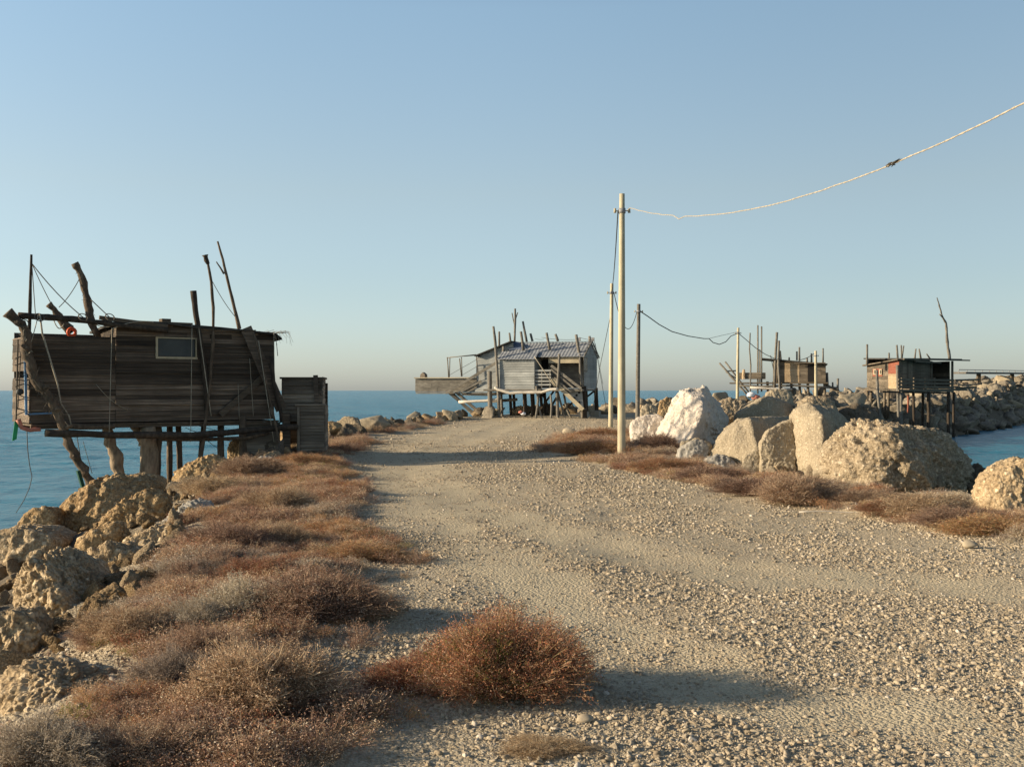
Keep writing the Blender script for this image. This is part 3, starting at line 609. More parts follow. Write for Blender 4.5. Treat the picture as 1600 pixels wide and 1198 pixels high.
# ================================================================== near hut on leaning logs
A = Fr('fishing_hut', -11.05, 24, math.atan2(.583, .813), 'large dark plank fishing hut on crooked log stilts, nearest the camera', 'fishing hut', 'fishing huts on stilts')
E = A.e; F = A.F
tl = [(F(px, py).x, F(px, py).z) for px, py in ((178, 506), (250, 507), (340, 514), (432, 524))]
def topA(x):
    for (a, za), (b, zb) in zip(tl[:-1], tl[1:]):
        if x <= b: return za+(zb-za)*(x-a)/(b-a)
    return tl[-1][1]
xS = F(181, 600).x; x0 = F(48, 600).x; x1 = F(428, 600).x; zf = .955
w0, w1 = F(246, 557), F(305, 530)
hole = [(w0.x, w1.x, w0.z, w1.z)]
zp = F(110, 527).z
rsb = random.Random(5)
MB().boards(xS, x1, zf, topA, 0, .13, rs=rsb, holes=hole, jit=.016, maxlen=12, lap=.022).build('wall', 'wood_dark', E)
MB().boards(x0, xS-.004, zf, lambda x: zp+.02*x, .02, .15, rs=rsb, jit=.014, maxlen=9, lap=.02).build('parapet', 'wood_dark', E)
# blank side above the window (grey panel strips)
MB().boards(xS+.3, x1, topA(xS)-.17, lambda x: topA(x)-.01, -.035, .12, rs=rsb, maxlen=1.4, jit=.01).build('eave_boards', 'wood_dark', E)
D = 1.9
MB().boards(0, D, zf, 2.95, x0-.03, .15, axis='y', rs=rsb, skip=.1).build('end_wall', 'wood_dark', E)
MB().boards(0.03, D, zf, 3.15, x1, .15, axis='y', rs=rsb).build('end_wall', 'wood_dark', E)
MB().boards(x0, x1, zf, 3.1, D, .17, rs=rsb).build('back_wall', 'wood_dark', E)
MB().boards(0.03, D, zf, 3.2, xS+.05, .17, axis='y', rs=rsb).build('inner_wall', 'wood_dark', E)
m = MB(); px = x0
while px < x1+.1:
    m.box(px, px+.145, -.05, D+.02, zf-.07+random.uniform(-.006, .006), zf-.03); px += .15
m.build('floor', 'wood_dark2', E)
m = MB()
for dy in (.02, .95, 1.8): m.beam((x0, dy, zf-.105), (x1+.1, dy, zf-.105), .08, .07)
m.build('floor_beams', 'wood_dark2', E)
# roof sheet with frayed edge
m = MB(); N = 26
for k in range(N):
    a, b = xS-.1+(x1-xS+.25)*k/N, xS-.1+(x1-xS+.25)*(k+1)/N
    za, zb = topA(min(a, x1)), topA(min(b, x1)); dr = max(0, b-x1)*.8; da = max(0, a-x1)*.8; j = random.uniform(0, .02)
    m.hexa([(a, -.16-j, za-da), (b, -.16-j, zb-dr), (b, D+.15, zb-dr-.15), (a, D+.15, za-da-.15), (a, -.16-j, za+.045-da), (b, -.16-j, zb+.045-dr), (b, D+.15, zb-dr-.09), (a, D+.15, za-da-.09)])
m.build('roof', 'tar', E)
# thin boards on the roof edge
MB().beam(F(155, 496, -.2), F(262, 510, -.2), .05, .09).build('roof_board', 'wood_dark2', E)
MB().beam(F(160, 500, -.1), F(300, 506, -.1), .12, .04).build('roof_board', 'wood_dark2', E)
a = F(257, 502, .2); MB().box(a.x-.09, a.x+.13, .1, .35, a.z-.05, a.z+.06).build('roof_block', 'wood_dark2', E)
m = MB(); rr = random.Random(9)
for k in range(26):
    p = Vector((x1-.35+rr.uniform(0, .5), rr.uniform(-.15, .5), topA(x1)+.05)); q = p+Vector((rr.uniform(.05, .35), rr.uniform(-.1, .1), rr.uniform(0, .1))); e = q+Vector((rr.uniform(.0, .15), 0, rr.uniform(-.35, -.05)))
    m.tube([p, q, e], .006, .003, 4)
m.build('frayed_reeds', 'rope', E)
# window
wf = MB(); t_ = .045
wf.box(w0.x-.05, w1.x+.05, -.04, .03, w0.z-.05, w0.z).box(w0.x-.05, w1.x+.05, -.04, .03, w1.z, w1.z+.03).box(w0.x-.05, w0.x, -.04, .03, w0.z+.001, w1.z-.001).box(w1.x, w1.x+.03, -.04, .03, w0.z+.001, w1.z-.001)
wn = wf.build('window', 'frame', E)
MB().box(w0.x+.001, w1.x-.001, .012, .02, w0.z+.001, w1.z-.001).build('pane', 'glass', wn)
# boarded leg wall, right end
p0 = F(384, 650, .05); p1 = F(438, 650, .05)
MB().boards(p0.x, p1.x, -.55, zf-.08, .06, .13, rs=rsb, jit=.015).build('leg_wall', 'wood_shed', E)
# beams
A.tube('top_beam', 'log_dark', [(28, 493), (75, 496), (130, 500), (182, 508), (262, 516)], -.22, .075, .06, .12, 3)
A.tube('bottom_rail', 'log_dark', [(70, 676), (170, 679), (300, 680), (380, 673), (464, 666)], -.4, .085, .075, .12, 3)
A.tube('bottom_rail', 'log', [(250, 686), (330, 686), (385, 684), (420, 676)], -.1, .05, .045, .1, 2)
A.tube('cross_log', 'log', [(100, 665), (150, 668), (178, 666)], -.1, .07, .06, .2, 2)
# crooked leg logs
A.tube('leaning_log', 'log', [(12, 488), (38, 512), (44, 560), (54, 594), (78, 618), (94, 655), (108, 692), (124, 722), (140, 752), (148, 772)], [-.3]*4+[-.35]*6, .115, .10, .24, 5, True, 10)
A.tube('leaning_log', 'log_pale', [(168, 662), (172, 690), (180, 712), (186, 738)], .3, .12, .15, .25, 3, True, 9)
A.tube('log_post', 'log_pale', [(210, 664), (222, 680), (234, 700), (236, 744)], .5, .13, .18, .18, 3, True, 9)
A.tube('log_post', 'log_pale', [(208, 662), (219, 676), (228, 692)], .45, .12, .15, .2, 3, False, 9)
A.tube('log_post', 'log_pale', [(231, 666), (233, 690), (232, 740)], .15, .2, .2, .12, 3, True, 10)
A.tube('log_post', 'log', [(245, 666), (246, 690), (243, 745)], .3, .12, .12, .12, 3, True, 8)
A.tube('thin_post', 'log', [(265, 655), (265, 735)], .9, .075, .075, .06, 4, True)
A.tube('thin_post', 'log', [(278, 655), (281, 728)], .9, .075, .075, .06, 4, True)
A.tube('thin_post', 'log', [(345, 664), (345, 716)], .3, .085, .09, .08, 3, True)
A.tube('thin_post', 'log', [(379, 650), (380, 732)], -.02, .1, .1, .08, 4, True)
A.tube('thin_post', 'log_dark', [(318, 664), (316, 684)], .5, .06, .06, .08, 2, True)
m = MB(); rr = random.Random(77)
for px, py in ((66, 606), (100, 668), (122, 716), (132, 742), (44, 545), (26, 505), (88, 640)):
    p = F(px+rr.uniform(-3, 3), py, -.42); d = Vector((rr.choice((-1, 1))*rr.uniform(.6, 1), -.4, rr.uniform(0, .6))); m.tube([p, p+d*.1, p+d*.17], .055, .03, 6, .2)
m.build('branch_stubs', 'log', E)
m = MB()
for px in (30, 36, 60, 128, 170): p = F(px, 496 if px > 50 else 505, -.25); m.tube([p+Vector((.1*math.cos(k), .1*math.sin(k)*.0-.1+.1*math.sin(k), .09*math.sin(k))) for k in np.arange(0, 6.6, .5)], .014, .014, 4)
m.build('rope_binding', 'rope_dark', E)
# masts and poles
A.tube('mast', 'log_dark', [(49, 398), (47, 450), (46, 520), (49, 588)], -.12, .03, .045, .15, 3)
A.tube('mast', 'log', [(116, 411), (128, 432), (137, 470), (142, 500), (154, 528)], .7, .075, .09, .22, 4, n=9)
A.tube('mast', 'log', [(75, 475), (88, 488), (98, 503), (110, 520)], 1.1, .08, .11, .2, 3)
A.tube('mast', 'log_dark', [(302, 454), (305, 485), (310, 515), (320, 580), (323, 640)], -.1, .075, .06, .08, 3)
q = A.tube('pole', 'log', [(322, 398), (330, 440), (333, 480), (333, 530), (329, 590), (322, 650), (314, 715)], [-.15]*7, .035, .045, .15, 3, True)
A.tube('pole_knob', 'log_dark', [(321, 398), (324, 412)], -.15, .07, .05, .3, 3).parent = q; 
q = A.tube('pole', 'log', [(340, 377), (348, 405), (356, 440), (366, 480), (374, 514)], -.1, .025, .05, .12, 3)
A.tube('branch', 'log', [(338, 409), (344, 418), (350, 428)], -.1, .015, .025, .1, 2).parent = q
# slanting planks
MB().beam(F(384, 512, -.14), F(440, 640, -.3), .30, .035, (0, 1, 0)).build('slanting_plank', 'wood_dark', E)
MB().beam(F(410, 590, -.08), F(344, 648, -.08), .04, .15, (0, 0, 1)).build('diagonal_brace', 'wood_dark2', E)
A.tube('slanting_pole', 'log', [(396, 520), (410, 570), (422, 625), (434, 680), (441, 705)], [-.25, -.3, -.4, -.6, -.7], .02, .035, .1, 2, True)
A.tube('slanting_pole', 'log_dark', [(424, 556), (428, 600), (438, 640), (440, 660)], -.35, .05, .05, .1, 2)
# ropes
def sag(f, a, b, drop, dy, k=8):
    return [f(a[0]+(b[0]-a[0])*i/k, a[1]+(b[1]-a[1])*i/k+drop*4*(i/k)*(1-i/k), dy) for i in range(k+1)]
def ropes(fr, lst, name='rope', m='rope_dark'):
    for (a, b, drop, dy, r) in lst: MB().tube(sag(fr.F, a, b, drop, dy), r, r, 5).build(name, m, fr.e, True)
ropes(A, [((50, 412), (152, 512), 8, -.1, .012), ((50, 412), (82, 478), 2, .5, .01), ((50, 415), (56, 500), 1, -.1, .01), ((124, 436), (92, 480), 4, .7, .01), ((142, 468), (178, 502), 0, .4, .012),
          ((262, 505), (400, 516), 4, -.2, .012), ((332, 440), (372, 500), 4, -.1, .009), ((28, 530), (25, 660), 2, -.1, .02), ((33, 540), (28, 640), -2, -.05, .012), ((60, 600), (44, 606), 3, -.3, .012)])
ropes(A, [((310, 508), (330, 650), 0, -.16, .014), ((300, 508), (298, 690), 0, -.18, .009), ((404, 532), (428, 690), 0, -.4, .01), ((175, 512), (170, 700), 0, -.25, .009), ((390, 560), (396, 650), 0, -.1, .007), ((175, 514), (240, 503), -5, -.25, .012), ((418, 585), (424, 648), 0, -.2, .008), ((60, 492), (40, 560), 4, -.35, .01), ((84, 500), (100, 506), 10, -.2, .012), ((182, 506), (140, 500), 8, -.2, .01), ((430, 520), (434, 556), -2, -.1, .01), ((428, 520), (429, 600), 0, -.3, .008), ((150, 600), (200, 640), 6, -.03, .006), ((372, 600), (374, 655), 0, -.1, .006)], 'rope', 'rope')
m = MB().tube([F(*p, -.3) for p in ((62, 490), (66, 520), (78, 560), (90, 600), (95, 630), (108, 650), (112, 668))], .022, .016, 6); m.build('hanging_rope', 'rope', E, True)
m = MB(); rr = random.Random(4)
for k in range(9):
    y0 = 560+k*11; m.tube([F(25+rr.uniform(-2, 2), y0, -.1), F(38, y0+rr.uniform(-6, 8), -.05), F(50, y0+rr.uniform(-4, 10), -.1)], .012, .012, 4)
m.build('lashing', 'rope_dark', E)
m = MB()
for k in range(5): m.tube([F(52, 541+k*7, .0), F(68, 541+k*7, .0)], .014, .014, 4)
m.build('slats', 'wood_dark2', E)
MB().beam(F(39, 545, -.08), F(41, 648, -.08), .05, .05).build('corner_post', 'blue', E)
MB().beam(F(42, 647, -.05), F(84, 645, -.05), .03, .04).build('edge_strip', 'blue', E)
# twiggy bits caught on logs
def twigs(name, fr, pix, dy, nn, ln, m='rope_dark'):
    b = MB(); rr = random.Random(nn+int(pix[0][0]))
    for k in range(nn):
        i = rr.randrange(len(pix)-1); t = rr.random(); a, c = pix[i], pix[i+1]
        p = fr.F(a[0]+(c[0]-a[0])*t, a[1]+(c[1]-a[1])*t, dy); d = Vector((rr.gauss(0, 1), rr.gauss(0, .6), rr.gauss(0, 1))).normalized()*ln*rr.uniform(.4, 1)
        b.tube([p, p+d*.6+Vector((0, 0, rr.uniform(-.04, .04))), p+d], .007, .004, 4)
    return b.build(name, m, fr.e)
twigs('dry_vines', A, [(50, 590), (78, 620), (95, 655), (60, 600)], -.4, 46, .35); twigs('dry_vines', A, [(118, 415), (137, 470), (150, 520)], .6, 16, .14)
twigs('dry_vines', A, [(34, 500), (45, 560)], -.4, 22, .2, 'rope'); twigs('dry_vines', A, [(172, 690), (186, 735)], .2, 10, .12)
# thin lines under the floor
ropes(A, [((285, 655), (375, 676), 5, .2, .008), ((290, 668), (372, 690), 4, .3, .008), ((318, 682), (350, 704), 3, .2, .008), ((120, 680), (130, 740), 0, -.3, .01), ((130, 690), (144, 740), 0, -.2, .007)])
# shed at the right end (own thing)
B0 = Fr('plank_shed', *(A.W @ Vector((x1+.02, 0, 0)))[:2], math.atan2(.583, .813)*.2, 'small stepped plank shed at the right end of the near dark hut', 'shed')
F = B0.F; rs3 = random.Random(8)
a, b = F(440, 640, .35), F(503, 640, .35); zt = F(470, 592, .35).z; zm = F(470, 640, .35).z
MB().boards(a.x, b.x, zm-.3, zt, .35, .11, rs=rs3, jit=.012, maxlen=6, lap=.035).build('wall', 'wood_shed', B0.e)
c, d = F(464, 660, 0), F(507, 660, 0); g = -.30
MB().boards(c.x, d.x, g, F(470, 634, 0).z, 0, .085, rs=rs3, maxlen=6, jit=.01, lap=.035).build('wall', 'wood_shed', B0.e)
MB().boards(0.02, 1.6, g, F(470, 634, 0).z, d.x, .12, axis='y', rs=rs3).build('side_wall', 'wood_shed', B0.e)
MB().boards(.37, 1.8, zm-.2, zt, b.x, .12, axis='y', rs=rs3).build('side_wall', 'wood_shed', B0.e)
MB().boards(0.2, d.x, g, zt-.1, 1.75, .14, rs=rs3).build('back_wall', 'wood_dark', B0.e)
MB().box(c.x-.05, d.x+.03, -.05, .36, F(470, 634, 0).z+.003, F(470, 634, 0).z+.05).build('roof_ledge', 'wood_shed', B0.e)
MB().box(a.x-.05, b.x+.06, .30, 1.9, zt+.002, zt+.05).build('roof', 'wood_dark2', B0.e)
MB().beam(F(493, 586, .28), F(495, 634, .28), .12, .1).build('corner_post', 'wood_dark', B0.e)
MB().beam(F(466, 636, -.06), F(467, 712, -.06), .06, .05).build('door_post', 'wood_shed', B0.e)
MB().beam(F(447, 645, .1), F(448, 706, .1), .2, .1).build('leg', 'wood_dark', B0.e)
MB().beam(F(438, 664, .2), F(466, 663, .2), .06, .05).build('rail', 'wood_dark2', B0.e)
twigs('dry_vines', B0, [(502, 590), (503, 620)], .3, 22, .22); twigs('dry_vines', B0, [(432, 704), (452, 706)], -.25, 26, .3)
# things hanging at the hut's left end
F = A.F
c = F(112, 519, .4); m = MB(); nn = 18
m.tube([c+Vector((.085*math.cos(2*math.pi*k/nn), 0, .085*math.sin(2*math.pi*k/nn))) for k in range(nn+1)], .04, .04, 7)
o = m.build('float_ring', 'orange', None, True); o.matrix_world = A.W
tag(o, 'small orange float ring hung above the parapet of the near hut', 'float')
m = MB(); P = [F(23, 658, -.1), F(29, 663, -.1), F(26, 686, -.12), F(19, 689, -.1)]
m.add([P[0], P[1], P[2], P[3]]+[p+Vector((0, .012, 0)) for p in P]+[(P[0]+P[3])/2+Vector((.0, .03, 0))], [(0, 1, 2, 3), (7, 6, 5, 4), (0, 4, 5, 1), (1, 5, 6, 2), (2, 6, 7, 3), (3, 7, 4, 0)])
o = m.build('green_rag', 'green'); o.matrix_world = A.W; tag(o, 'green rag dangling from the left corner of the near hut', 'rag')
m = MB().tube([F(*p, -.1) for p in ((42, 668), (43, 700), (46, 725), (50, 745), (46, 762), (37, 782), (25, 801))], .011, .008, 5)
o = m.build('cord', 'wire', None, True); o.matrix_world = A.W; tag(o, 'thin black cord dangling over the sea from the left corner of the near hut', 'cord')
m = MB().tube([F(*p, -.12) for p in ((28, 655), (34, 668), (46, 672), (63, 670))], .05, .045, 8, .15, 2)
o = m.build('fender', 'pink', None, True); o.matrix_world = A.W; tag(o, 'faded pink plastic fender tied under the left corner of the near hut', 'fender')
c = F(31, 612, -.15); m = MB().tube([c+Vector((0, -.06, 0)), c+Vector((0, -.03, 0)), c+Vector((0, .03, 0)), c+Vector((0, .06, 0))], .075, .075, 10)
o = m.build('pulley', 'wire', None, True); o.matrix_world = A.W; tag(o, 'black round pulley wheel tied to the left end of the near hut', 'pulley')
m = MB().beam(F(122, 735, -.55), F(130, 762, -.55), .07, .14, (0, 1, 0)); o = m.build('plastic_strip', 'green'); o.data.materials[0] = plain('dark_green_plastic', (.01, .05, .03)); o.matrix_world = A.W
tag(o, 'dark green plastic strip tied to the foot of the leaning log', 'plastic strip')

# ================================================================== grey house on stilts at the end of the track
Bh = Fr('stilt_house', 4.14-.954*10.5, 61+.3*10.5, math.atan2(-.3, .954), 'grey clapboard house on stilts with corrugated roof and stair at the track end', 'fishing hut', 'fishing huts on stilts')
E = Bh.e; F = Bh.F; rs = random.Random(12)
def rect(fr, pxa, pya, pxb, pyb, dy): a, b = fr.F(pxa, pya, dy), fr.F(pxb, pyb, dy); return min(a.x, b.x), max(a.x, b.x), min(a.z, b.z), max(a.z, b.z)
GW = 3.3; XR = 10.5
zr = Bh.X(918, 534, XR).z; ze = Bh.X(906, 553, XR).z; zfl = Bh.X(912, 606, XR).z
# right gable
MB().boards(.02, GW, zfl-.05, lambda y: ze+(zr-ze)*(1-abs(y-GW/2)/(GW/2)), XR, .16, axis='y', rs=rs, lap=-.03, maxlen=4, th=.02).build('gable_wall', 'clad', E)
g0, g1 = Bh.X(912, 558, XR+.04), Bh.X(916, 581, XR+.04)
wn = MB().box(XR+.031, XR+.055, g0.y-.05, g1.y+.25, g1.z, g0.z).build('window', 'frame', E)
wn.data.materials[0] = M['timber']; MB().box(XR+.056, XR+.062, g0.y, g1.y+.2, g1.z+.05, g0.z-.05).build('pane', 'glass', wn)
# main front wall, recessed
xa = F(782, 600).x
MB().boards(F(835, 600, .5).x, XR-.02, zfl, ze+.05, 1.0, .16, rs=rs, maxlen=4).build('porch_wall', 'timber', E)
MB().boards(xa, XR, zfl, ze, GW, .16, rs=rs).build('back_wall', 'clad', E)
m = MB().box(F(836, 0+560, .95).x, F(857, 560, .95).x, .93, .99, F(840, 579, .95).z, F(840, 562, .95).z); m.build('opening_shade', 'black', E)  # black slab on the porch wall stands in for shade inside the opening
x0, x1, z0, z1 = rect(Bh, 857, 560, 906.5, 567, -.02)
MB().boards(x0, x1, z0, z1+.06, -.02, .3, rs=rs, maxlen=6).build('fascia', 'clad_beige', E)
x0, x1, z0, z1 = rect(Bh, 857, 568, 876, 603, .96)
MB().box(x0, x1, .93, .975, z0, z1).build('door', 'timber', E)
# projecting room
x0, x1, z0, z1 = rect(Bh, 781, 560.5, 835, 608.5, -.5)
MB().boards(x0, x1, z0, z1, -.5, .15, rs=rs, maxlen=4, th=.025, lap=.035, jit=.004).build('room_wall', 'clad', E)
MB().boards(-.48, 1, z0, z1, x1, .15, axis='y', rs=rs).build('room_wall', 'clad', E)
MB().boards(-.48, 1, z0, z1, x0, .15, axis='y', rs=rs, lap=.01).build('room_wall', 'clad', E)
rx0, rx1, rz = x0, x1, z1
def corrugated(x0, x1, zf_, yf, zb_, yb, name, parent, m='corr', pitch=.2, amp=.010, rows=4):
    nx = int((x1-x0)/pitch*6); V = []; Fc = []
    for j in range(rows*3+1):
        t = j/(rows*3); st = (j % 3)*-.012
        for i in range(nx+1):
            x = x0+(x1-x0)*i/nx; V.append((x, yf+(yb-yf)*t, zf_+(zb_-zf_)*t+amp*math.sin(2*math.pi*(x-x0)/pitch)+st))
    k0 = len(V); V += [(v[0], v[1], v[2]-.03) for v in V]
    for j in range(rows*3):
        for i in range(nx):
            a = j*(nx+1)+i; Fc.append((a, a+1, a+nx+2, a+nx+1)); Fc.append((k0+a, k0+a+nx+1, k0+a+nx+2, k0+a+1))
    for i in range(nx): Fc.append((i, k0+i, k0+i+1, i+1))
    return MB().add(V, Fc).build(name, m, parent)
xl = F(797, 545, .9).x
corrugated(xl, XR+.08, ze-.10, -.22, zr+.02, GW/2, 'roof', E)
corrugated(xl, XR+.08, ze-.10, GW+.22, zr+.02, GW/2, 'roof', E)
corrugated(rx0-.1, rx1+.1, rz-.02, -.72, F(800, 549, .3).z, .25, 'room_roof', E, rows=2)
# ridge and barge trim
m = MB().beam((XR+.12, -.25, ze-.08), (XR+.12, GW/2, zr+.06), .04, .1).beam((XR+.12, GW/2+.002, zr+.06), (XR+.12, GW+.25, ze-.08), .04, .1); m.build('barge_board', 'timber', E)
MB().beam((xl, GW/2, zr+.06), (XR+.1, GW/2, zr+.06), .2, .03).build('ridge_cap', 'corr', E)
# left wing with sloping roof
a, b = F(744, 557, .9), F(797, 534, .9)
MB().boards(a.x, b.x+.2, zfl-.1, lambda x: a.z+(b.z-a.z)*min(1, (x-a.x)/(b.x-a.x))-.05, .9, .16, rs=rs, maxlen=3).build('wing_wall', 'clad', E)
MB().boards(.95, GW-.1, zfl-.1, a.z-.05, a.x, .16, axis='y', rs=rs).build('wing_wall', 'clad', E)
p, q = F(741, 556, .6), F(798, 533, .6)
MB().hexa([(p.x, .6, p.z-.03), (q.x, .6, q.z-.03), (q.x, GW+.1, q.z-.03), (p.x, GW+.1, p.z-.03), (p.x, .6, p.z+.03), (q.x, .6, q.z+.03), (q.x, GW+.1, q.z+.03), (p.x, GW+.1, p.z+.03)]).build('wing_roof', 'tar', E)
m = MB(); c = [F(x_, y_, .25) for x_, y_ in ((790, 537), (800, 535), (812, 540), (819, 549), (806, 549), (790, 548))]
m.add([(v.x, .55+(v.z-ze)*.9, v.z+.10) for v in c]+[(v.x, .6+(v.z-ze)*.9, v.z+.07) for v in c], [tuple(range(6)), tuple(range(11, 5, -1))]+[(i, (i+1) % 6, 6+(i+1) % 6, 6+i) for i in range(6)])
m.build('blue_patch', 'bluegrey', E)  # flat blue-grey patch lying on the front roof slope
Bh.tube('corner_post', 'timber', [(787, 541), (786, 560)], .5, .09, .09, .05, 2)
# platform floor + beams
fx0 = F(652, 614, 0).x
z_ = zfl-.06
MB().box(F(760, 608, 0).x, XR+.05, -.55, GW+.05, z_-.12, z_).build('floor', 'timber', E)
# long side deck to the left
x0, x1, z0, z1 = rect(Bh, 649, 613.5, 745, 591, .2)
MB().boards(x0, x1, z0+.04, z1, .2, .26, rs=rs, maxlen=1.6, th=.04).build('deck_side', 'timber', E)
MB().boards(x0, x1, z0+.04, z1, 1.5, .26, rs=rs, maxlen=1.6, th=.04).build('deck_side', 'timber', E)
MB().boards(.2, 1.5, z0+.04, z1, x0, .26, axis='y', rs=rs).build('deck_end', 'wood_shed', E)
MB().box(x0+.05, x1+1.2, .15, 1.6, z0-.06, z0+.02).build('deck_floor', 'timber', E)
MB().beam((x0-.03, .12, z1+.04), (x1, .12, z1+.04), .16, .06).build('deck_rail', 'clad_beige', E)
a = F(662, 590, .7); MB().add(*(lambda c, r: ([(c.x-r, .5, c.z-.05), (c.x+r, .5, c.z-.05), (c.x+r, .9, c.z-.05), (c.x-r, .9, c.z-.05), (c.x-r*.8, .5, c.z+.2), (c.x+r*.9, .5, c.z+.2), (c.x+r*.9, .9, c.z+.2), (c.x-r*.8, .9, c.z+.2), (c.x-.03, .6, c.z+.33), (c.x+.03, .8, c.z+.33)], [(0, 1, 5, 4), (1, 2, 6, 5), (2, 3, 7, 6), (3, 0, 4, 7), (4, 5, 9, 8), (6, 7, 8, 9), (5, 6, 9), (7, 4, 8)]))(a, .17)).build('bundle', 'wood_shed', E)
# wall panel continuing under the long diagonal
x0, x1, z0, z1 = rect(Bh, 742, 612, 782, 586, .1)
MB().boards(x0, x1, z0, lambda x: min(z1+.4, z0+.2+(x-x0)*.85), .12, .16, rs=rs).build('side_wall', 'clad', E)
MB().beam(F(697, 614, -.05), F(778, 565, -.05), .05, .16).build('diagonal_board', 'timber', E)
MB().beam(F(720, 612, 0), F(752, 595, 0), .05, .12).build('diagonal_board', 'timber', E)
# light frame above the deck
for pa, pb, dy, r in (((699, 558), (701, 590), .2, .035), ((703, 558), (702, 590), .9, .03), ((718, 560), (721, 588), .3, .035), ((721, 558), (722, 588), 1.1, .03), ((744, 556), (747, 585), .3, .035),
                      ((698, 559), (744, 554), .2, .03), ((703, 558), (744, 555), 1.0, .025)):
    MB().tube([F(*pa, dy), F(*pb, dy)], r, r, 6).build('frame_pole', 'timber', E, True)
ropes(Bh, [((702, 586), (744, 562), 0, .2, .012), ((722, 586), (746, 572), 0, .3, .012), ((846, 527), (905, 530), 2, 1.6, .012), ((836, 529), (850, 530), 1, 1.2, .01), ((905, 527), (928, 531), 1, 1.7, .012)], 'wire', 'wire')
ropes(Bh, [((928, 530), (948, 642), 0, 2, .014), ((930, 536), (942, 600), 0, 2, .012)], 'guy_wire', 'wire')
# struts below the deck
for pa, pb, da, db in (((700, 612), (752, 655), .3, .8), ((712, 612), (760, 654), .4, .5), ((704, 612), (746, 654), 1.3, 1.3)):
    MB().beam(F(*pa, da), F(*pb, db), .14, .16).build('strut', 'timber', E)
Bh.tube('cross_pole', 'log_white', [(717, 628), (760, 626), (782, 623)], -.35, .085, .075, .08, 3)
Bh.tube('cross_pole', 'timber', [(770, 627), (808, 624)], .8, .09, .09, .05, 2)
Bh.tube('cross_pole', 'log_white', [(773, 605), (778, 608), (797, 614), (820, 613), (846, 613), (860, 608.5), (872, 608)], -.95, .085, .085, .1, 3)
Bh.tube('cross_pole', 'timber', [(722, 616), (765, 617), (800, 613)], .3, .06, .06, .05, 2)
# legs
for px, dy, r, m_, tp in ((766, -.4, .14, 'timber', 580), (779, -.3, .09, 'timber', 612), (784, .6, .08, 'timber', 612), (798, 1.5, .09, 'log_dark', 612), (803.5, 2.6, .09, 'log_dark', 612), (819, .2, .07, 'log_dark', 612), (822, 1.2, .07, 'log_dark', 612),
                   (831, .5, .07, 'log_dark', 612), (834, 2.4, .08, 'log_dark', 612), (846, 1.6, .09, 'log_dark', 612), (852, 2.9, .09, 'log_dark', 612), (871, -.3, .1, 'timber', 608), (913, .1, .16, 'log_dark', 603), (916, 2.0, .12, 'log_dark', 606), (932, 3.1, .13, 'log_dark', 606)):
    Bh.tube('leg', m_, [(px-1, tp), (px, 630), (px+.6, 648)], dy, r, r, .07, 2, True)
for P_, dy in ([[(838, 603), (841, 625), (838, 648)], -.7], [[(842, 614), (840, 630), (845, 648)], -.6], [[(860, 616), (862, 630), (861, 650)], -.8], [[(871, 610), (877, 632), (882, 650)], -.2], [[(881, 615), (886, 640), (892, 652)], .6]):
    Bh.tube('leg', 'timber', P_, dy, .065, .065, .1, 2, True)
for pa, pb, dy in (((866, 610), (842, 642), 1.2), ((871, 618), (856, 645), 2.2), ((932, 608), (917, 620), 2.9), ((880, 632), (898, 642), 1.0), ((846, 612), (860, 642), 2.0), ((902, 622), (880, 642), 1.6)):
    MB().beam(F(*pa, dy), F(*pb, dy), .1, .1).build('brace', 'log_dark', E)
# masts through the roof
for P_, dy, r, m_ in (([(771, 510), (774, 535), (777, 580), (780, 640)], -.6, .09, 'timber'), ([(780, 518), (780, 548)], 1.0, .07, 'timber'), ([(796, 520), (798, 537)], 2, .07, 'timber'), ([(805, 482), (805, 500), (804, 534)], 1.8, .07, 'timber'),
                      ([(817, 502), (823, 534)], 2.0, .08, 'timber'), ([(814, 518), (818, 547)], .5, .09, 'timber'), ([(829, 521), (832, 533)], 2.2, .08, 'timber'), ([(854, 520), (859, 546)], .5, .09, 'timber'), ([(868, 522), (872, 533)], 2.2, .09, 'timber'),
                      ([(900, 523), (904, 545), (905, 552)], .3, .1, 'timber'), ([(921, 525), (923, 545)], 2.6, .09, 'timber'), ([(874, 553), (873, 580), (871, 606)], -.75, .09, 'timber'), ([(906, 553), (907, 580), (910, 605)], -.1, .09, 'timber')):
    q = Bh.tube('mast', m_, P_, dy, r*.85, r, .08, 3)
    if P_[0][0] == 805:
        for a_ in ([(800, 489), (802, 500), (804, 506)], [(809, 488), (806, 497), (805, 503)]): Bh.tube('branch', m_, a_, dy, .03, .045, .1, 2).parent = q
for px in (904.5, 926): a = F(px, 530, 2); MB().box(a.x-.1, a.x+.1, 1.95, 2.05, a.z-.12, a.z+.1).build('box_lamp', 'metal', E)
# balcony rail
x0, x1, _, _ = rect(Bh, 836, 600, 861, 600, -.4)
for k, py in enumerate((579, 585, 590, 595.5, 601)):
    z = F(848, py, -.4).z; MB().box(x0, x1, -.43, -.39, z-.05, z+.055).build('rail', 'clad', E)
for px in (836.5, 847, 860): Bh.tube('rail_post', 'timber', [(px, 577), (px, 606)], -.36, .05, .05, .03, 1)
ropes(Bh, [((835, 557), (868, 606), 0, -.8, .03)], 'stay_pole', 'rope')
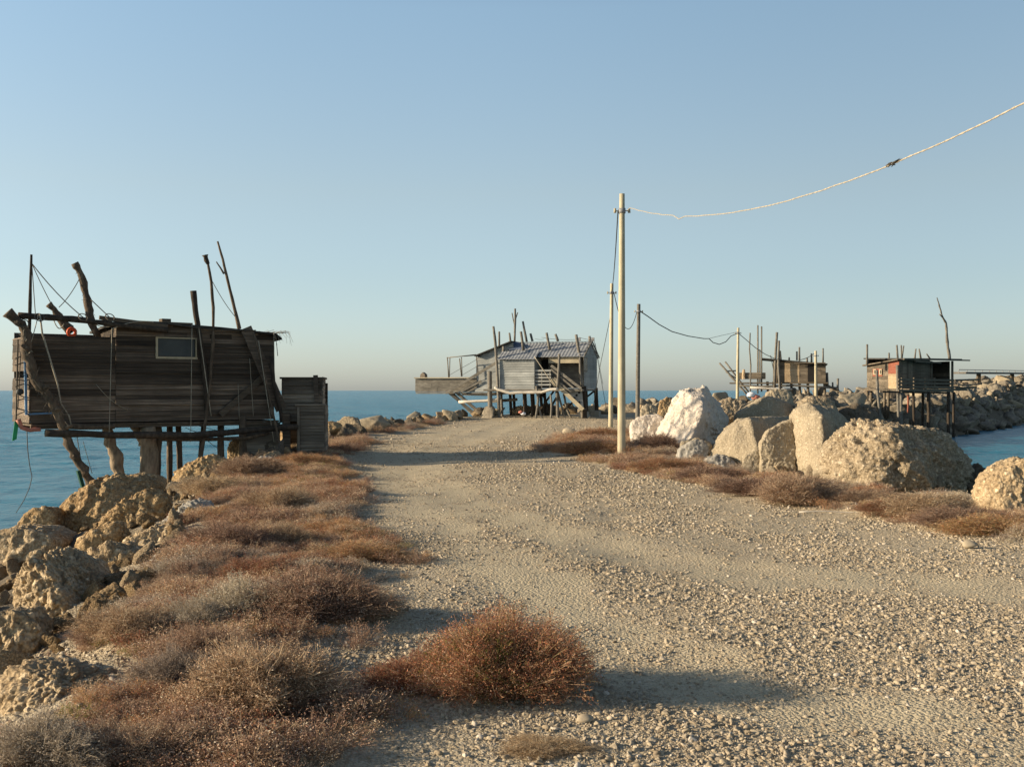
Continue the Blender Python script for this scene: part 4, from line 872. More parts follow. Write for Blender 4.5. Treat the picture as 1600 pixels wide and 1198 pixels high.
# stair
def bm(a, b, w, h, n, mm='timber', d=-.7): MB().beam(F(*a, d), F(*b, d), w, h).build(n, mm, E)
bm((861, 571), (908, 607), .05, .15, 'handrail'); bm((861, 577), (896, 606), .04, .1, 'handrail'); bm((866, 590), (892, 613), .04, .1, 'handrail', 'timber')
bm((861, 592), (911, 640), .05, .22, 'stringer', 'clad_beige'); bm((861, 592), (911, 640), .05, .22, 'stringer', 'timber', .15)
m = MB(); rr = 9
for k in range(rr):
    t = (k+.5)/rr; a = F(861+50*t, 594+48*t, -.7); m.box(a.x-.14, a.x+.14, -.67, .12, a.z-.02, a.z+.02)
m.build('treads', 'timber', E)
c = [F(x_, y_, -.3) for x_, y_ in ((881, 607), (909, 607), (912, 640), (893, 622))]
pn = MB().add([(v.x, -.3, v.z) for v in c]+[(v.x, -.27, v.z) for v in c], [(0, 1, 2, 3), (7, 6, 5, 4), (0, 4, 5, 1), (1, 5, 6, 2), (2, 6, 7, 3), (3, 7, 4, 0)]).build('stair_panel', 'clad', E)
for px, py in ((905, 613), (901, 617.5), (897.5, 622), (905, 628.5)):
    v = F(px, py, -.305); MB().tube([v, v+Vector((0, -.02, 0))], .07, .07, 10).build('hole', 'black', pn)  # dark discs on the panel stand in for the shade in its holes
# concrete footings (things of their own)
for (px, py, Y, lab) in ((912, 652, 61.4, 'square concrete block under the front right leg of the grey house'), (931, 650, 63.6, 'square concrete block under the rear right leg of the grey house')):
    w = at(px, py, Y); g = Hs(w.x, w.y); m = MB().box(-.26, .26, -.26, .26, -.3, .34).box(-.22, .22, -.22, .22, .341, .36); o = m.build('concrete_footing', 'concrete'); o.location = (w.x, w.y, g); o.rotation_euler = (0, 0, -.3); tag(o, lab, 'footing')
# small bundle of red and white stuff
def heap(name, px, py, Y, s, mats, label, cat):
    w = at(px, py, Y); root = bpy.data.objects.new(name, None); COL.objects.link(root); root.location = w; tag(root, label, cat)
    for k, mm in enumerate(mats):
        c_, V_, F_ = rock_geo([(math.cos(a)*s, math.sin(a)*s*.7, z*s*.7) for a in np.arange(0, 6.2, 1) for z in (-.6, .5)]+[(0, 0, s*.8)], 3, 8, .1, 0, 3, k+3)
        o = bpy.data.objects.new('bundle', np_mesh('bundle', V_, F_, [M[mm]])); COL.objects.link(o); o.parent = root; o.location = (s*(k-.5)*.9, 0, -s*.5*k)
heap('net_bundle', 816, 644, 60.6, .17, ['pink', 'white'], 'small pink and white bundle on the rocks under the grey house', 'bundle')
heap('fender_bundle', 1178, 617, 60, .3, ['white', 'pink', 'blue'], 'small white, pink and blue bundle on the rocks by the fourth pole', 'bundle')

# ================================================================== far hut with tall net poles
C = Fr('net_fishing_hut', 18.9, 96, R(-14), 'far brown fishing hut with tall thin net poles and a platform over the sea', 'fishing hut', 'fishing huts on stilts')
E = C.e; F = C.F; rs = random.Random(31)
x0, x1, z0, z1 = rect(C, 1208, 597, 1290, 562, 0)
tpc = lambda x: z1+.06-(x-x0)*.09
xp0, xp1 = F(1226, 580, 0).x, F(1249, 580, 0).x
MB().boards(x0, xp0, z0, tpc, 0, .3, rs=rs, jit=.01).build('wall', 'far_wood', E); MB().boards(xp1, x1, z0, tpc, 0, .3, rs=rs, jit=.01).build('wall', 'far_wood', E)
MB().boards(xp0, xp1, z0, tpc, -.02, .3, rs=rs, maxlen=3).build('wall_panel', 'far_pale', E)
xd0, xd1 = F(1262, 580, 0).x, F(1274, 580, 0).x; MB().box(xd0, xd1, -.06, -.035, z0+.05, z1-.35).build('doorway_shade', 'black', E)  # black slab on the closed wall, painted as shade in a doorway
MB().boards(0.05, 2.8, z0, z1-.6, x1, .3, axis='y', rs=rs).build('end_wall', 'far_wood', E); MB().boards(0.05, 2.8, z0, z1, x0, .3, axis='y', rs=rs).build('end_wall', 'far_wood', E); MB().boards(x0, x1, z0, z1-.7, 2.8, .3, rs=rs).build('back_wall', 'far_wood', E)
a, b = F(1190, 560, -.3), F(1293, 569, -.3)
m = MB().hexa([(a.x, -.35, a.z-.05), (b.x, -.35, b.z-.05), (b.x, 3.1, b.z-.1), (a.x, 3.1, a.z-.1), (a.x, -.35, a.z+.06), (b.x, -.35, b.z+.06), (b.x, 3.1, b.z+.02), (a.x, 3.1, a.z+.02)]); m.build('roof', 'tar', E)
MB().beam(F(1240, 567, -.4), F(1290, 567, -.4), .08, .08).build('roof_board', 'far_wood', E)
MB().box(F(1140, 594, 0).x, x1+.2, -.3, 2.9, z0-.14, z0-.02).build('floor', 'far_wood', E)
px0, px1, pz0, pz1 = rect(C, 1153, 592, 1196, 582, .1)
MB().boards(px0, px1, pz0, pz1, .1, .2, rs=rs).build('parapet', 'far_wood', E)
MB().boards(px0, px1, pz0, pz1, 2.2, .2, rs=rs).build('parapet', 'far_wood', E)
for P_, dy, r in (([(1124, 567), (1150, 596), (1172, 622)], .2, .1), ([(1133, 565), (1158, 598), (1174, 618)], 1.6, .09), ([(1139, 586), (1150, 597)], .4, .07), ([(1134, 580), (1150, 579)], .3, .06), ([(1134, 581), (1152, 592)], 2.0, .06), ([(1172, 520), (1171, 545), (1173, 570), (1172, 622)], -.3, .07),
                  ([(1184, 508), (1184, 615)], .3, .075), ([(1190, 510), (1190, 612)], .8, .075), ([(1187, 546), (1187, 600)], 1.6, .07), ([(1214, 519), (1212, 550), (1210, 610)], -.2, .12), ([(1217, 532), (1216, 570), (1219, 612)], -.5, .12), ([(1219, 548), (1220, 562)], 1, .09),
                  ([(1233, 558), (1233, 564)], 1, .08), ([(1245, 549), (1245, 563)], 1.2, .08), ([(1249, 542), (1249, 564)], 1, .09), ([(1261, 559), (1261, 566)], 1, .09), ([(1268, 552), (1268, 566)], .6, .09), ([(1286, 544), (1286, 568)], 1.5, .08),
                  ([(1292, 582), (1293, 605)], .4, .12), ([(1288, 580), (1290, 600)], 1.5, .1), ([(1301, 597), (1301, 604)], .4, .08), ([(1309, 591), (1309, 615)], .3, .11)):
    C.tube('net_pole', 'timber', P_, dy, r*.9, r, .08, 2)
C.tube('cross_pole', 'log_white', [(1172, 605), (1200, 607), (1238, 608)], -.5, .1, .1, .05, 2); C.tube('cross_pole', 'timber', [(1154, 602), (1190, 604), (1240, 602), (1308, 606)], -.1, .09, .09, .05, 2)
for px in (1199, 1209, 1220, 1236, 1249, 1262, 1275, 1288): C.tube('leg', 'far_wood', [(px, 596), (px+1, 614)], random.uniform(0, 1.5), .12, .12, .08, 2, True)
ropes(C, [((1204, 555), (1208, 575), 0, .3, .03), ((1251, 562), (1275, 550), 2, .3, .03)], 'wire', 'wire')
a, b = F(1160, 576, .3), F(1161, 580, .3)
MB().tube([F(1162, 592, .1), F(1162, 584, .1), F(1162, 577, .1)], .16, .1, 7, .2, 2).build('bollard_post', 'far_pale', E)
MB().beam(F(1290, 600, .6), F(1322, 618, .2), .5, .12).build('gangway', 'far_wood', E)

# ================================================================== red patched hut
Dh = Fr('patched_fishing_hut', 27.87, 76, math.atan2(.6, .8), 'brown fishing hut with faded red patches on its left wall, on tall legs', 'fishing hut', 'fishing huts on stilts')
E = Dh.e; F = Dh.F; X = Dh.X; rs = random.Random(41)
zb = X(1380, 607, 0).z; yl = 2.66
zc = X(1404, 563, 0).z; zl = X(1356, 572, 0).z
tD = lambda y: zc+(zl-zc)*y/yl
yR = X(1388, 590, 0).y; yw0, yw1 = X(1379, 580, 0).y, X(1364, 580, 0).y; zw0, zw1 = X(1370, 588, 0).z, X(1370, 576, 0).z; zred = X(1394, 584, 0).z
MB().boards(yR, yl, zb, tD, 0, .24, axis='y', rs=rs).build('wall', 'far_wood', E)
MB().boards(0.02, yR, zb, zred, 0, .24, axis='y', rs=rs).build('pale_patch', 'far_pale', E)
MB().boards(0.02, yR, zred+.004, tD, 0, .5, axis='y', rs=rs).build('red_patch', 'red', E)
MB().boards(yw0, yw1, zw0, zw1, -.03, .3, axis='y', rs=rs).build('red_patch', 'red', E)
for py_ in (1367, 1376):
    v = X(py_, 581, -.06); w_ = MB().box(-.09, -.055, v.y-.1, v.y+.1, v.z-.2, v.z+.2).build('window', 'frame', E); MB().box(-.1, -.092, v.y-.06, v.y+.02, v.z-.14, v.z+.14).build('pane', 'black', w_)
xe = F(1488, 600).x; xo = F(1457, 600).x; zt0, zt1 = F(1406, 562).z, F(1488, 563).z
tt = lambda x: zt0+(zt1-zt0)*x/xe
# front long wall: boards upright left, open dark bay at right
m = MB(); x = .02
while x < xo-.25:
    w_ = rs.uniform(.18, .3); m.hexa([(x, .0+rs.uniform(0, .03), zb), (x+w_-.01, 0, zb), (x+w_-.01, .05, zb), (x, .05, zb), (x, 0, tt(x)-.03), (x+w_-.01, .0, tt(x)-.03), (x+w_-.01, .05, tt(x)-.03), (x, .05, tt(x)-.03)]); x += w_
m.build('wall', 'far_wood', E)
MB().boards(0, xe+.6, zb, zt0+.14, yl, .25, rs=rs).build('back_wall', 'far_wood', E)
MB().boards(.5, yl, zb, zt1-.05, xe+.5, .25, axis='y', rs=rs).build('end_wall', 'far_wood', E)
MB().boards(0.06, yl, zb, zt1+.12, xo-.28, .25, axis='y', rs=rs).build('inner_wall', 'wood_dark', E)
for px in (1455, 1488): MB().beam(F(px, 606, -.02), F(px, 564, -.02), .14, .12).build('bay_post', 'far_wood', E)
ra, rb = F(1411, 561, -.4), F(1500, 563, -.4)
m = MB().hexa([(.0, -.4, zt0+.0), (rb.x+.3, -.4, zt1+.02), (rb.x+.9, yl+.3, zt1+.15), (0, yl+.3, zt0+.1), (.0, -.4, zt0+.11), (rb.x+.3, -.4, zt1+.12), (rb.x+.9, yl+.3, zt1+.26), (0, yl+.3, zt0+.2)]); m.build('roof', 'tar', E)
m = MB().hexa([(-.3, -.05, zc+.02), (-.01, -.05, zc+.02), (-.01, yl+.2, zl+.0), (-.3, yl+.2, zl+.0), (-.3, -.05, zc+.1), (-.01, -.05, zc+.1), (-.01, yl+.2, zl+.1), (-.3, yl+.2, zl+.1)]); m.build('roof_edge', 'far_wood', E)
MB().beam(F(1412, 561, -.45), F(1515, 563, -.45), .1, .1).build('roof_board', 'far_wood', E); MB().beam(F(1430, 564, -.42), F(1470, 567, -.42), .08, .12).build('roof_board', 'far_wood', E)
# floor and balcony with railing
MB().box(-.3, xe+.4, -1.0, yl+.1, zb-.16, zb-.02).build('floor', 'far_wood', E)
for py_ in (593, 598.5, 604, 610): MB().beam(F(1404, py_, -1), F(1490, py_+1, -1), .05, .14).build('rail', 'far_wood', E)
for px in (1409, 1428, 1446, 1460, 1488): MB().beam(F(px, 590, -.95), F(px, 614, -.95), .1, .1).build('rail_post', 'far_wood', E)
# jetty walkway on the right behind
MB().beam(F(1492, 594, 1.6), F(1530, 593, 1.6), .06, .15).build('rail', 'far_wood', E); MB().beam(F(1492, 602, 1.6), F(1530, 600, 1.6), .5, .1).build('gangway', 'far_wood', E); MB().beam(F(1492, 607, 1.6), F(1526, 605, 1.6), .06, .15).build('rail', 'far_wood', E)
for P_, dy, r in (([(1355, 538), (1355, 570)], 1.8, .09), ([(1389, 551), (1389, 568)], 1.5, .08), ([(1401, 539), (1403, 565)], .3, .08), ([(1408, 539), (1409, 562)], .4, .06), ([(1412, 540), (1409, 562)], .5, .06), ([(1431, 545), (1429, 562)], 1, .07), ([(1436, 545), (1439, 562)], 1, .07), ([(1448, 553), (1453, 560)], .6, .06)):
    Dh.tube('mast', 'timber', P_, dy, r*.8, r, .1, 2)
q = Dh.tube('tall_mast', 'timber', [(1464, 465), (1469, 482), (1472, 494), (1478, 505), (1480, 535), (1484, 562)], .8, .04, .12, .2, 4)
Dh.tube('branch', 'timber', [(1468, 491), (1473, 496)], .8, .04, .05, .1, 2).parent = q
for P_, dy, r in (([(1370, 578), (1371, 610), (1375, 648)], -.9, .1), ([(1402, 570), (1403, 610), (1404, 655)], -.1, .11), ([(1408, 612), (1408, 660)], -.9, .1), ([(1427, 612), (1428, 655)], -.5, .1), ([(1442, 612), (1442, 650)], .6, .1), ([(1451, 612), (1451, 662)], -.9, .13), ([(1482, 612), (1482, 680)], -.9, .12), ([(1490, 612), (1490, 670)], .8, .1)):
    Dh.tube('leg', 'timber' if P_[0][0] < 1420 else 'log_dark', P_, dy, r, r, .08, 3, True)
for px, y_ in ((1355, 2.5), (1361, 2.0), (1382, 1.3), (1388, 1.0)):
    v = X(px, 607, y_*0+.2); MB().tube([v, Vector((v.x, v.y, v.z-2.2))], .1, .1, 7).build('leg', 'far_wood', E, True)
MB().beam(F(1378, 612, -.7), F(1480, 614, -.95), .12, .12).build('cross_beam', 'log_dark', E)
v = F(1419, 625, -.2); o = MB().tube([v+Vector((0, 0, .4)), v, v-Vector((0.05, 0, .6)), v-Vector((0, 0, .9))], .07, .06, 7, .2, 2).build('hanging_cloth', M['red'], None, True); o.matrix_world = Dh.W; tag(o, 'faded red cloth hanging below the patched hut', 'cloth')
# ================================================================== far walkway on the breakwater
wk = bpy.data.objects.new('breakwater_walkway', None); COL.objects.link(wk); wk.location = (60, 140, 0); tag(wk, 'long low walkway with thin railing on top of the far breakwater', 'walkway')
a, b = at(1498, 582.5, 122), at(1700, 584, 200); off = Vector(wk.location)
MB().beam(a-off, b-off, 1.6, .22).build('deck', 'timber', wk)
up = Vector((0, 0, .42)); MB().tube([a-off+up*.9, b-off+up*.9], .05, .05, 6).build('handrail', 'metal', wk, True)
for k in range(26): p = a.lerp(b, k/25)-off; MB().tube([p, p+up*.9], .045, .045, 5).build('rail_post', 'metal', wk)
for k in range(5): p = a.lerp(b, (k+.5)/5)-off; MB().beam(p, p-Vector((0, 0, 1.6)), .4, .4).build('pier', 'rock_dark', wk)
# ================================================================== poles and cables
def pole(px, pyb, pyt, Y, r0, r1, m, label, lean=0):
    b = at(px, pyb, Y); t = at(px+lean, pyt, Y); g = Hs(b.x, b.y); root = bpy.data.objects.new('utility_pole', None); COL.objects.link(root); root.location = (b.x, b.y, g)
    tag(root, label, 'utility pole', 'poles carrying the cable along the jetty')
    T = Vector((t.x-b.x, 0, t.z-g)); MB().tube([(0, 0, -.4), T*.5, T], r0, r1, 14, .004, 6).build('shaft', m, root, True)
    c = T*((T.z-.42)/T.z); mc = MB().tube([c-Vector((0, 0, .06)), c+Vector((0, 0, .06))], r1*1.35, r1*1.35, 12); mc.build('collar', 'metal', root, True)
    for s_ in (-1, 1):
        p = c+Vector((s_*r1*1.3, -.01, 0)); MB().tube([p, p+Vector((s_*.09, 0, 0))], .012, .012, 5).tube([p+Vector((s_*.09, 0, -.05)), p+Vector((s_*.09, 0, .0)), p+Vector((s_*.09, 0, .06))], .035, .028, 8).build('insulator', 'frame', root, True)
    return root, Vector((b.x, b.y, g))+c
p1, c1 = pole(971, 719, 303, 26, .105, .065, 'cream', 'tallest cream pole, nearest the camera, standing in dry shrubs at the track edge', 1)
p2, c2 = pole(954, 668, 443, 48, .11, .075, 'cream', 'second cream pole, just left behind the nearest pole', 2)
p3, c3 = pole(996, 640, 475, 60, .13, .10, 'timber', 'dark weathered wooden pole right of the two cream poles', 2)
p4, c4 = pole(1152, 622, 512, 82, .13, .09, 'cream', 'thin cream pole standing in front of the net poles of the far hut', 1.5)
p5, c5 = pole(1275, 612, 548, 90, .14, .1, 'cream', 'short pale pole in front of the right end of the far hut with net poles', -.5)
def cable(name, P, r, m, label, twist=0, cat='cable'):
    if twist:
        b = MB(); Q = []; acc = 0
        for a, c in zip(P[:-1], P[1:]):
            L = (c-a).length; k = max(2, int(L/.09))
            for i in range(k): Q.append((a.lerp(c, i/k), acc+L*i/k))
            acc += L
        for ph in (0, math.pi):
            b.tube([p+Vector((0, math.cos(s_*twist+ph), math.sin(s_*twist+ph)))*r*.55 for p, s_ in Q], r*.62, r*.62, 5)
    else: b = MB().tube(P, r, r, 6)
    return tag(b.build(name, m, None, True), label, cat)
def span(a, b, drop, k=24): return [a.lerp(b, i/k)-Vector((0, 0, drop*4*(i/k)*(1-i/k))) for i in range(k+1)]
# pale rope-like cable from the nearest pole over the track to the right
P = []
N = 70
for i in range(N+1):
    Y = 26-28*i/N; x = c1.x+.1+(26-Y)*.1375; z = 4.45+.0095*(Y-12.3)**2+random.uniform(-.006, .006)
    if abs(Y-21.5) < .25: z -= .07
    P.append(Vector((x, Y, z)))
P[0] = c1+Vector((.11, 0, 0))
cb = cable('overhead_cable', P, .0105, 'rope', 'pale twisted cable sagging from the nearest pole up to the right edge of the photo', 42)
i_ = min(range(N+1), key=lambda k: abs(P[k].y-12.67)); kk = MB()
for k in range(4): kk.tube([P[i_]+Vector((random.uniform(-.06, .06), random.uniform(-.22, .22), random.uniform(-.012, .02))) for _ in range(4)], .006, .005, 5)
kk.build('knot', 'rope_dark', cb, True)
cable('overhead_cable', span(c1+Vector((-.1, 0, 0)), c2+Vector((-.05, 0, 0)), .55), .014, 'wire', 'dark cable sagging between the nearest pole and the second cream pole')
P = span(c2+Vector((.1, 0, 0)), c3+Vector((-.1, 0, 0)), 1.3); P[8].z -= .15
cable('overhead_cable', P, .018, 'wire', 'dark cable looping between the second cream pole and the dark wooden pole')
P = [c3+Vector((.1, 0, 0))]+[at(x_, y_, Y_) for x_, y_, Y_ in ((1012, 494, 62), (1030, 507, 65), (1050, 518, 68), (1075, 525, 71), (1100, 529, 74), (1108, 529, 75), (1114, 535, 76), (1124, 538, 77.5), (1134, 534, 79), (1142, 525, 80.5))]+[c4]
cable('overhead_cable', P, .03, 'wire', 'dark cable drooping low between the dark wooden pole and the thin cream pole')
cable('overhead_cable', [at(1107, 529, 75), at(1128, 524, 78), c4+Vector((0, 0, .1))], .015, 'wire', 'thin straight upper wire meeting the thin cream pole from the left')
cable('overhead_cable', [c4]+[at(x_, y_, Y_) for x_, y_, Y_ in ((1165, 530, 85), (1180, 543, 89), (1195, 553, 92), (1210, 560, 95))], .028, 'wire', 'dark cable from the thin cream pole down to the roof of the far hut')
cable('guy_wire', [c2+Vector((-.05, 0, -1)), at(938, 570, 52), at(926, 640, 56)], .014, 'wire', 'thin stay wire from the second cream pole down beside the grey house', cat='wire')
# ================================================================== dry plants
def quads(c, d, u, l, w):
    a = c-u*w[:, None]; b = c+u*w[:, None]; e = d*l[:, None]
    return np.stack([a, b, b+e, a+e], 1)
def bush_geo(seed, n, Rr, Hh, tw=6, fl=3, wst=.0022, fsz=.006, spread=1.0, dome=.55, base=.25):
    r = np.random.default_rng(seed)
    th = r.uniform(0, 2*np.pi, n); el = np.arcsin(np.clip(r.uniform(.05, 1, n)**.8, 0, 1)); 
    lump = 1+(.17*np.sin(th*3+seed)+.11*np.sin(th*5+seed*2))*(.35+.65*np.cos(el))
    k = r.uniform(.6, 1.02, n)*lump
    tip = np.stack([np.cos(th)*np.cos(el)*Rr*k*spread, np.sin(th)*np.cos(el)*Rr*k*spread, (np.sin(el)*.92+.10)*Hh*k], 1)
    bs = np.stack([tip[:, 0]*base*r.uniform(.2, 1, n)*1.2, tip[:, 1]*base*r.uniform(.2, 1, n)*1.2, np.full(n, -.02)], 1)
    mid = bs*.5+tip*.5; mid[:, :2] -= (tip-bs)[:, :2]*.1; mid[:, 2] += .06*Hh; mid += r.normal(0, .03*Rr, (n, 3))
    Q = []; MI = []
    def seg(p, q, w, mi):
        d = q-p; u = np.cross(d, r.normal(0, 1, d.shape)); u /= np.linalg.norm(u, axis=1)[:, None]+1e-9
        w = np.broadcast_to(w, (len(p),)); a, b = p-u*w[:, None], p+u*w[:, None]; c, e = q+u*w[:, None]*.7, q-u*w[:, None]*.7
        Q.append(np.stack([a, b, c, e], 1)); MI.append(np.full(len(p), mi))
    seg(bs, mid, wst*1.3, 0); seg(mid, tip, wst, 0)
    # twigs
    i = np.repeat(np.arange(n), tw); t = r.uniform(.15, 1, len(i)); p = mid[i]+(tip-mid)[i]*t[:, None]
    dd = (tip-mid)[i]; dd /= np.linalg.norm(dd, axis=1)[:, None]; dv = dd+r.normal(0, .75, dd.shape); dv /= np.linalg.norm(dv, axis=1)[:, None]
    L = r.uniform(.08, .24, len(i))*Rr; q = p+dv*L[:, None]; q[:, 2] = np.maximum(q[:, 2], .0); seg(p, q, wst*.7, 0)
    # flower heads
    j = np.repeat(np.arange(len(p)), fl); s = r.uniform(.4, 1.05, len(j)); c = p[j]+(q-p)[j]*s[:, None]+r.normal(0, .012, (len(j), 3))
    seg(c, c+r.normal(0, 1, c.shape)*fsz, fsz*.55, 1)
    V = np.concatenate(Q).reshape(-1, 3); F = np.arange(len(V)).reshape(-1, 4); return V, F, np.concatenate(MI)
def bush_mesh(name, mats, **k):
    V, F, mi = bush_geo(**k); return np_mesh(name, V, F, [M[m] for m in mats], False, mi)
def put_bush(me, x, y, s, label, group=None, sx=1, sz=1, name='dry_shrub', rz=None):
    o = bpy.data.objects.new(name, me); COL.objects.link(o); o.location = (x, y, Hs(x, y)-.01); o.scale = (s*sx, s, s*sz*(1 if name == 'russet_shrub' else .88)); o.rotation_euler = (0, 0, random.uniform(0, 6) if rz is None else rz)
    tag(o, label, 'shrub', group); return o
def gp(px, py):   # ground point seen at a pixel (flat ground estimate)
    Y = CH*FP/(py-610); return (px-800)/FP*Y, Y
BRb = bush_mesh('russet_shrub', ('twig_r', 'fleck_r'), seed=3, n=1400, Rr=.52, Hh=.50, tw=8, fl=6, spread=1.08, fsz=.0046)
x, y = gp(778, 1098); hb = put_bush(BRb, x+.03, y+.22, .86, 'large russet shrub at the track edge in the foreground, biggest single bush', name='russet_shrub', rz=0, sx=1.12, sz=1.04)
V, Fq, mi = bush_geo(5, 600, .34, .42, 5, 2, fsz=.005)
gme = np_mesh('green_stems', V, Fq, [M['twig_gr'], M['twig_gr']], False, mi); go = bpy.data.objects.new('green_stems', gme); COL.objects.link(go); go.parent = hb; go.location = (-.08, -.06, .02)
BG = [bush_mesh('grey_shrub', ('twig_g', 'fleck_g'), seed=20+k, n=1100, Rr=.4, Hh=.36, tw=8, fl=3, fsz=.0036) for k in range(2)]
BB = [bush_mesh('brown_shrub', ('twig', 'fleck'), seed=30+k, n=1100, Rr=.4, Hh=.34, tw=8, fl=3, fsz=.0036) for k in range(4)]
BRr = [bush_mesh('russet_small_shrub', ('twig_r', 'fleck_r'), seed=40+k, n=900, Rr=.38, Hh=.3, tw=7, fl=3, fsz=.004) for k in range(2)]
specs = [
 (BRr, 650, 1085, .85, 1.2, .8, 'low reddish shrub touching the left side of the largest russet shrub'),
 (BG, 372, 985, 1.05, 1.2, .95, 'pale grey dome-shaped shrub in the middle of the scrub, greyest of all'),
 (BG, 300, 1000, .8, 1.1, .8, 'pale grey shrub directly left of the greyest dome shrub'),
 (BB, 480, 985, 1.15, 1.3, .95, 'dark brown shrub in shade right of the greyest dome shrub'),
 (BB, 555, 970, .8, 1.3, .6, 'low dark shrub between the shaded brown shrub and the gravel'),
 (BB, 390, 1130, 1.0, 1.2, 1.05, 'brown shrub left of the largest russet shrub, casting shade toward it'),
 (BB, 470, 1120, .6, 1.2, .7, 'low brown shrub between the shade-casting shrub and the largest russet one'),
 (BG, 262, 1090, .7, 1.2, .9, 'greyish brown shrub right above the lowest flat rock'),
 (BB, 300, 1060, .8, 1.1, .9, 'brown shrub right of the shrub over the lowest flat rock'),
 (BG, 40, 1230, .7, 1.3, .9, 'greyish shrub in the bottom left corner of the photo'),
 (BB, 190, 1215, .8, 1.2, .8, 'dark brown shrub at the bottom edge next to the corner shrub'),
 (BB, 270, 1195, .75, 1.2, .7, 'low brown shrub at the bottom edge, second from the corner shrub'),
 (BRr, 400, 915, .9, 1.3, .85, 'reddish shrub behind the greyest dome shrub'),
 (BRr, 470, 900, .8, 1.3, .8, 'reddish shrub beyond the shaded brown shrub'),
 (BB, 350, 870, 1.0, 1.4, .9, 'broad brown shrub on the slope above the crumbly stone'),
 (BB, 420, 860, .95, 1.2, .9, 'brown shrub right of the broad one on the slope'),
 (BB, 265, 945, .7, 1.2, .8, 'brown shrub beside the pebble-studded boulder'),
 (BB, 190, 1010, .8, 1.2, .8, 'brown shrub on the slope below the pebble-studded boulder'),
 (BB, 150, 1000, .5, 1.2, .8, 'leftmost brown shrub under the pebble-studded boulder'),
 (BB, 430, 806, 1.15, 1.3, 1.0, 'round dark shrub in the middle distance with a long shadow to its right'),
 (BRr, 560, 880, .9, 1.5, .6, 'low reddish shrub near the track halfway along the scrub'),
 (BRr, 520, 840, .9, 1.5, .6, 'low reddish shrub behind the halfway shrub'),
 (BB, 385, 750, 1.3, 1.6, .9, 'brown shrub in front of the boarded leg wall of the near hut'),
 (BB, 330, 770, 1.2, 1.5, .8, 'brown shrub among the pale boulders below the near hut'),
 (BRr, 470, 735, 1.3, 1.6, .7, 'russet shrub at the foot of the plank shed'),
 (BB, 850, 1180, .42, 1.5, .5, 'tiny tuft in front of the largest russet shrub'),
 (BB, 1252, 788, 1.45, 1.2, 1.0, 'tallest brown shrub in front of the slit block'),
 (BB, 1190, 776, 1.3, 1.5, .7, 'brown shrub left of the tallest one in front of the blocks'),
 (BB, 1110, 752, 1.3, 1.5, .65, 'brown shrub in front of the heap-like grey stone'),
 (BRr, 1040, 738, 1.4, 1.5, .6, 'russet shrub right of the foot of the nearest pole'),
 (BB, 1040, 712, 1.7, 1.5, .9, 'dark shrub at the foot of the white boulders'),
 (BRr, 925, 716, 1.6, 1.8, .8, 'russet shrub left of the foot of the nearest pole'),
 (BRr, 940, 692, 1.7, 1.8, .8, 'russet shrub at the foot of the second pole'),
 (BB, 1340, 790, 1.2, 1.6, .6, 'low brown shrub in front of the widest boulder'),
 (BB, 1450, 812, 1.25, 1.5, .8, 'brown shrub right of the widest boulder'),
 (BRr, 1400, 808, 1.0, 1.6, .6, 'russet shrub near the gravel below the widest boulder'),
 (BRr, 1560, 840, 1.2, 1.6, .7, 'russet shrub by the right edge below the cut boulder'),
 (BB, 1510, 828, 1.1, 1.6, .7, 'brown shrub left of the russet one at the right edge'),
]
for lst, px, py, s, sx, sz, lab in specs:
    x, y = gp(px, py); y += .2*s
    put_bush(random.choice(lst), x, y, s, lab, 'dry shrubs', sx, sz, rz=0 if sx > 1.4 else random.uniform(-.6, .6))
# ---------------- instancing helper for uncountable stuff
def scatter(name, pts, rots, scl, idx, meshes, label, cat):
    co = bpy.data.collections.new(name+'_sources')
    for k, me in enumerate(meshes): o = bpy.data.objects.new('%s_source_%02d' % (name, k), me); co.objects.link(o)
    me = bpy.data.meshes.new(name); me.vertices.add(len(pts)); me.vertices.foreach_set('co', np.asarray(pts, np.float32).ravel())
    a = me.attributes.new('rot', 'FLOAT_VECTOR', 'POINT'); a.data.foreach_set('vector', np.asarray(rots, np.float32).ravel())
    a = me.attributes.new('scl', 'FLOAT_VECTOR', 'POINT'); a.data.foreach_set('vector', np.asarray(scl, np.float32).ravel())
    a = me.attributes.new('idx', 'INT', 'POINT'); a.data.foreach_set('value', np.asarray(idx, np.int32))
    o = bpy.data.objects.new(name, me); COL.objects.link(o)
    ng = bpy.data.node_groups.new(name, 'GeometryNodeTree'); ng.interface.new_socket('Geometry', in_out='INPUT', socket_type='NodeSocketGeometry'); ng.interface.new_socket('Geometry', in_out='OUTPUT', socket_type='NodeSocketGeometry')
    N = ng.nodes; gi = N.new('NodeGroupInput'); gout = N.new('NodeGroupOutput'); ip = N.new('GeometryNodeInstanceOnPoints'); ci = N.new('GeometryNodeCollectionInfo')
    ci.inputs['Collection'].default_value = co; ci.inputs['Separate Children'].default_value = True; ci.inputs['Reset Children'].default_value = True
    def na(nm, dt): x = N.new('GeometryNodeInputNamedAttribute'); x.data_type = dt; x.inputs['Name'].default_value = nm; return x.outputs['Attribute']
    e2r = N.new('FunctionNodeEulerToRotation'); L = ng.links
    L.new(gi.outputs[0], ip.inputs['Points']); L.new(ci.outputs[0], ip.inputs['Instance']); ip.inputs['Pick Instance'].default_value = True
    L.new(na('idx', 'INT'), ip.inputs['Instance Index']); L.new(na('rot', 'FLOAT_VECTOR'), e2r.inputs[0]); L.new(e2r.outputs[0], ip.inputs['Rotation']); L.new(na('scl', 'FLOAT_VECTOR'), ip.inputs['Scale'])
    L.new(ip.outputs[0], gout.inputs[0]); md = o.modifiers.new('scatter', 'NODES'); md.node_group = ng
    tag(o, label, cat, None, 'stuff'); return o
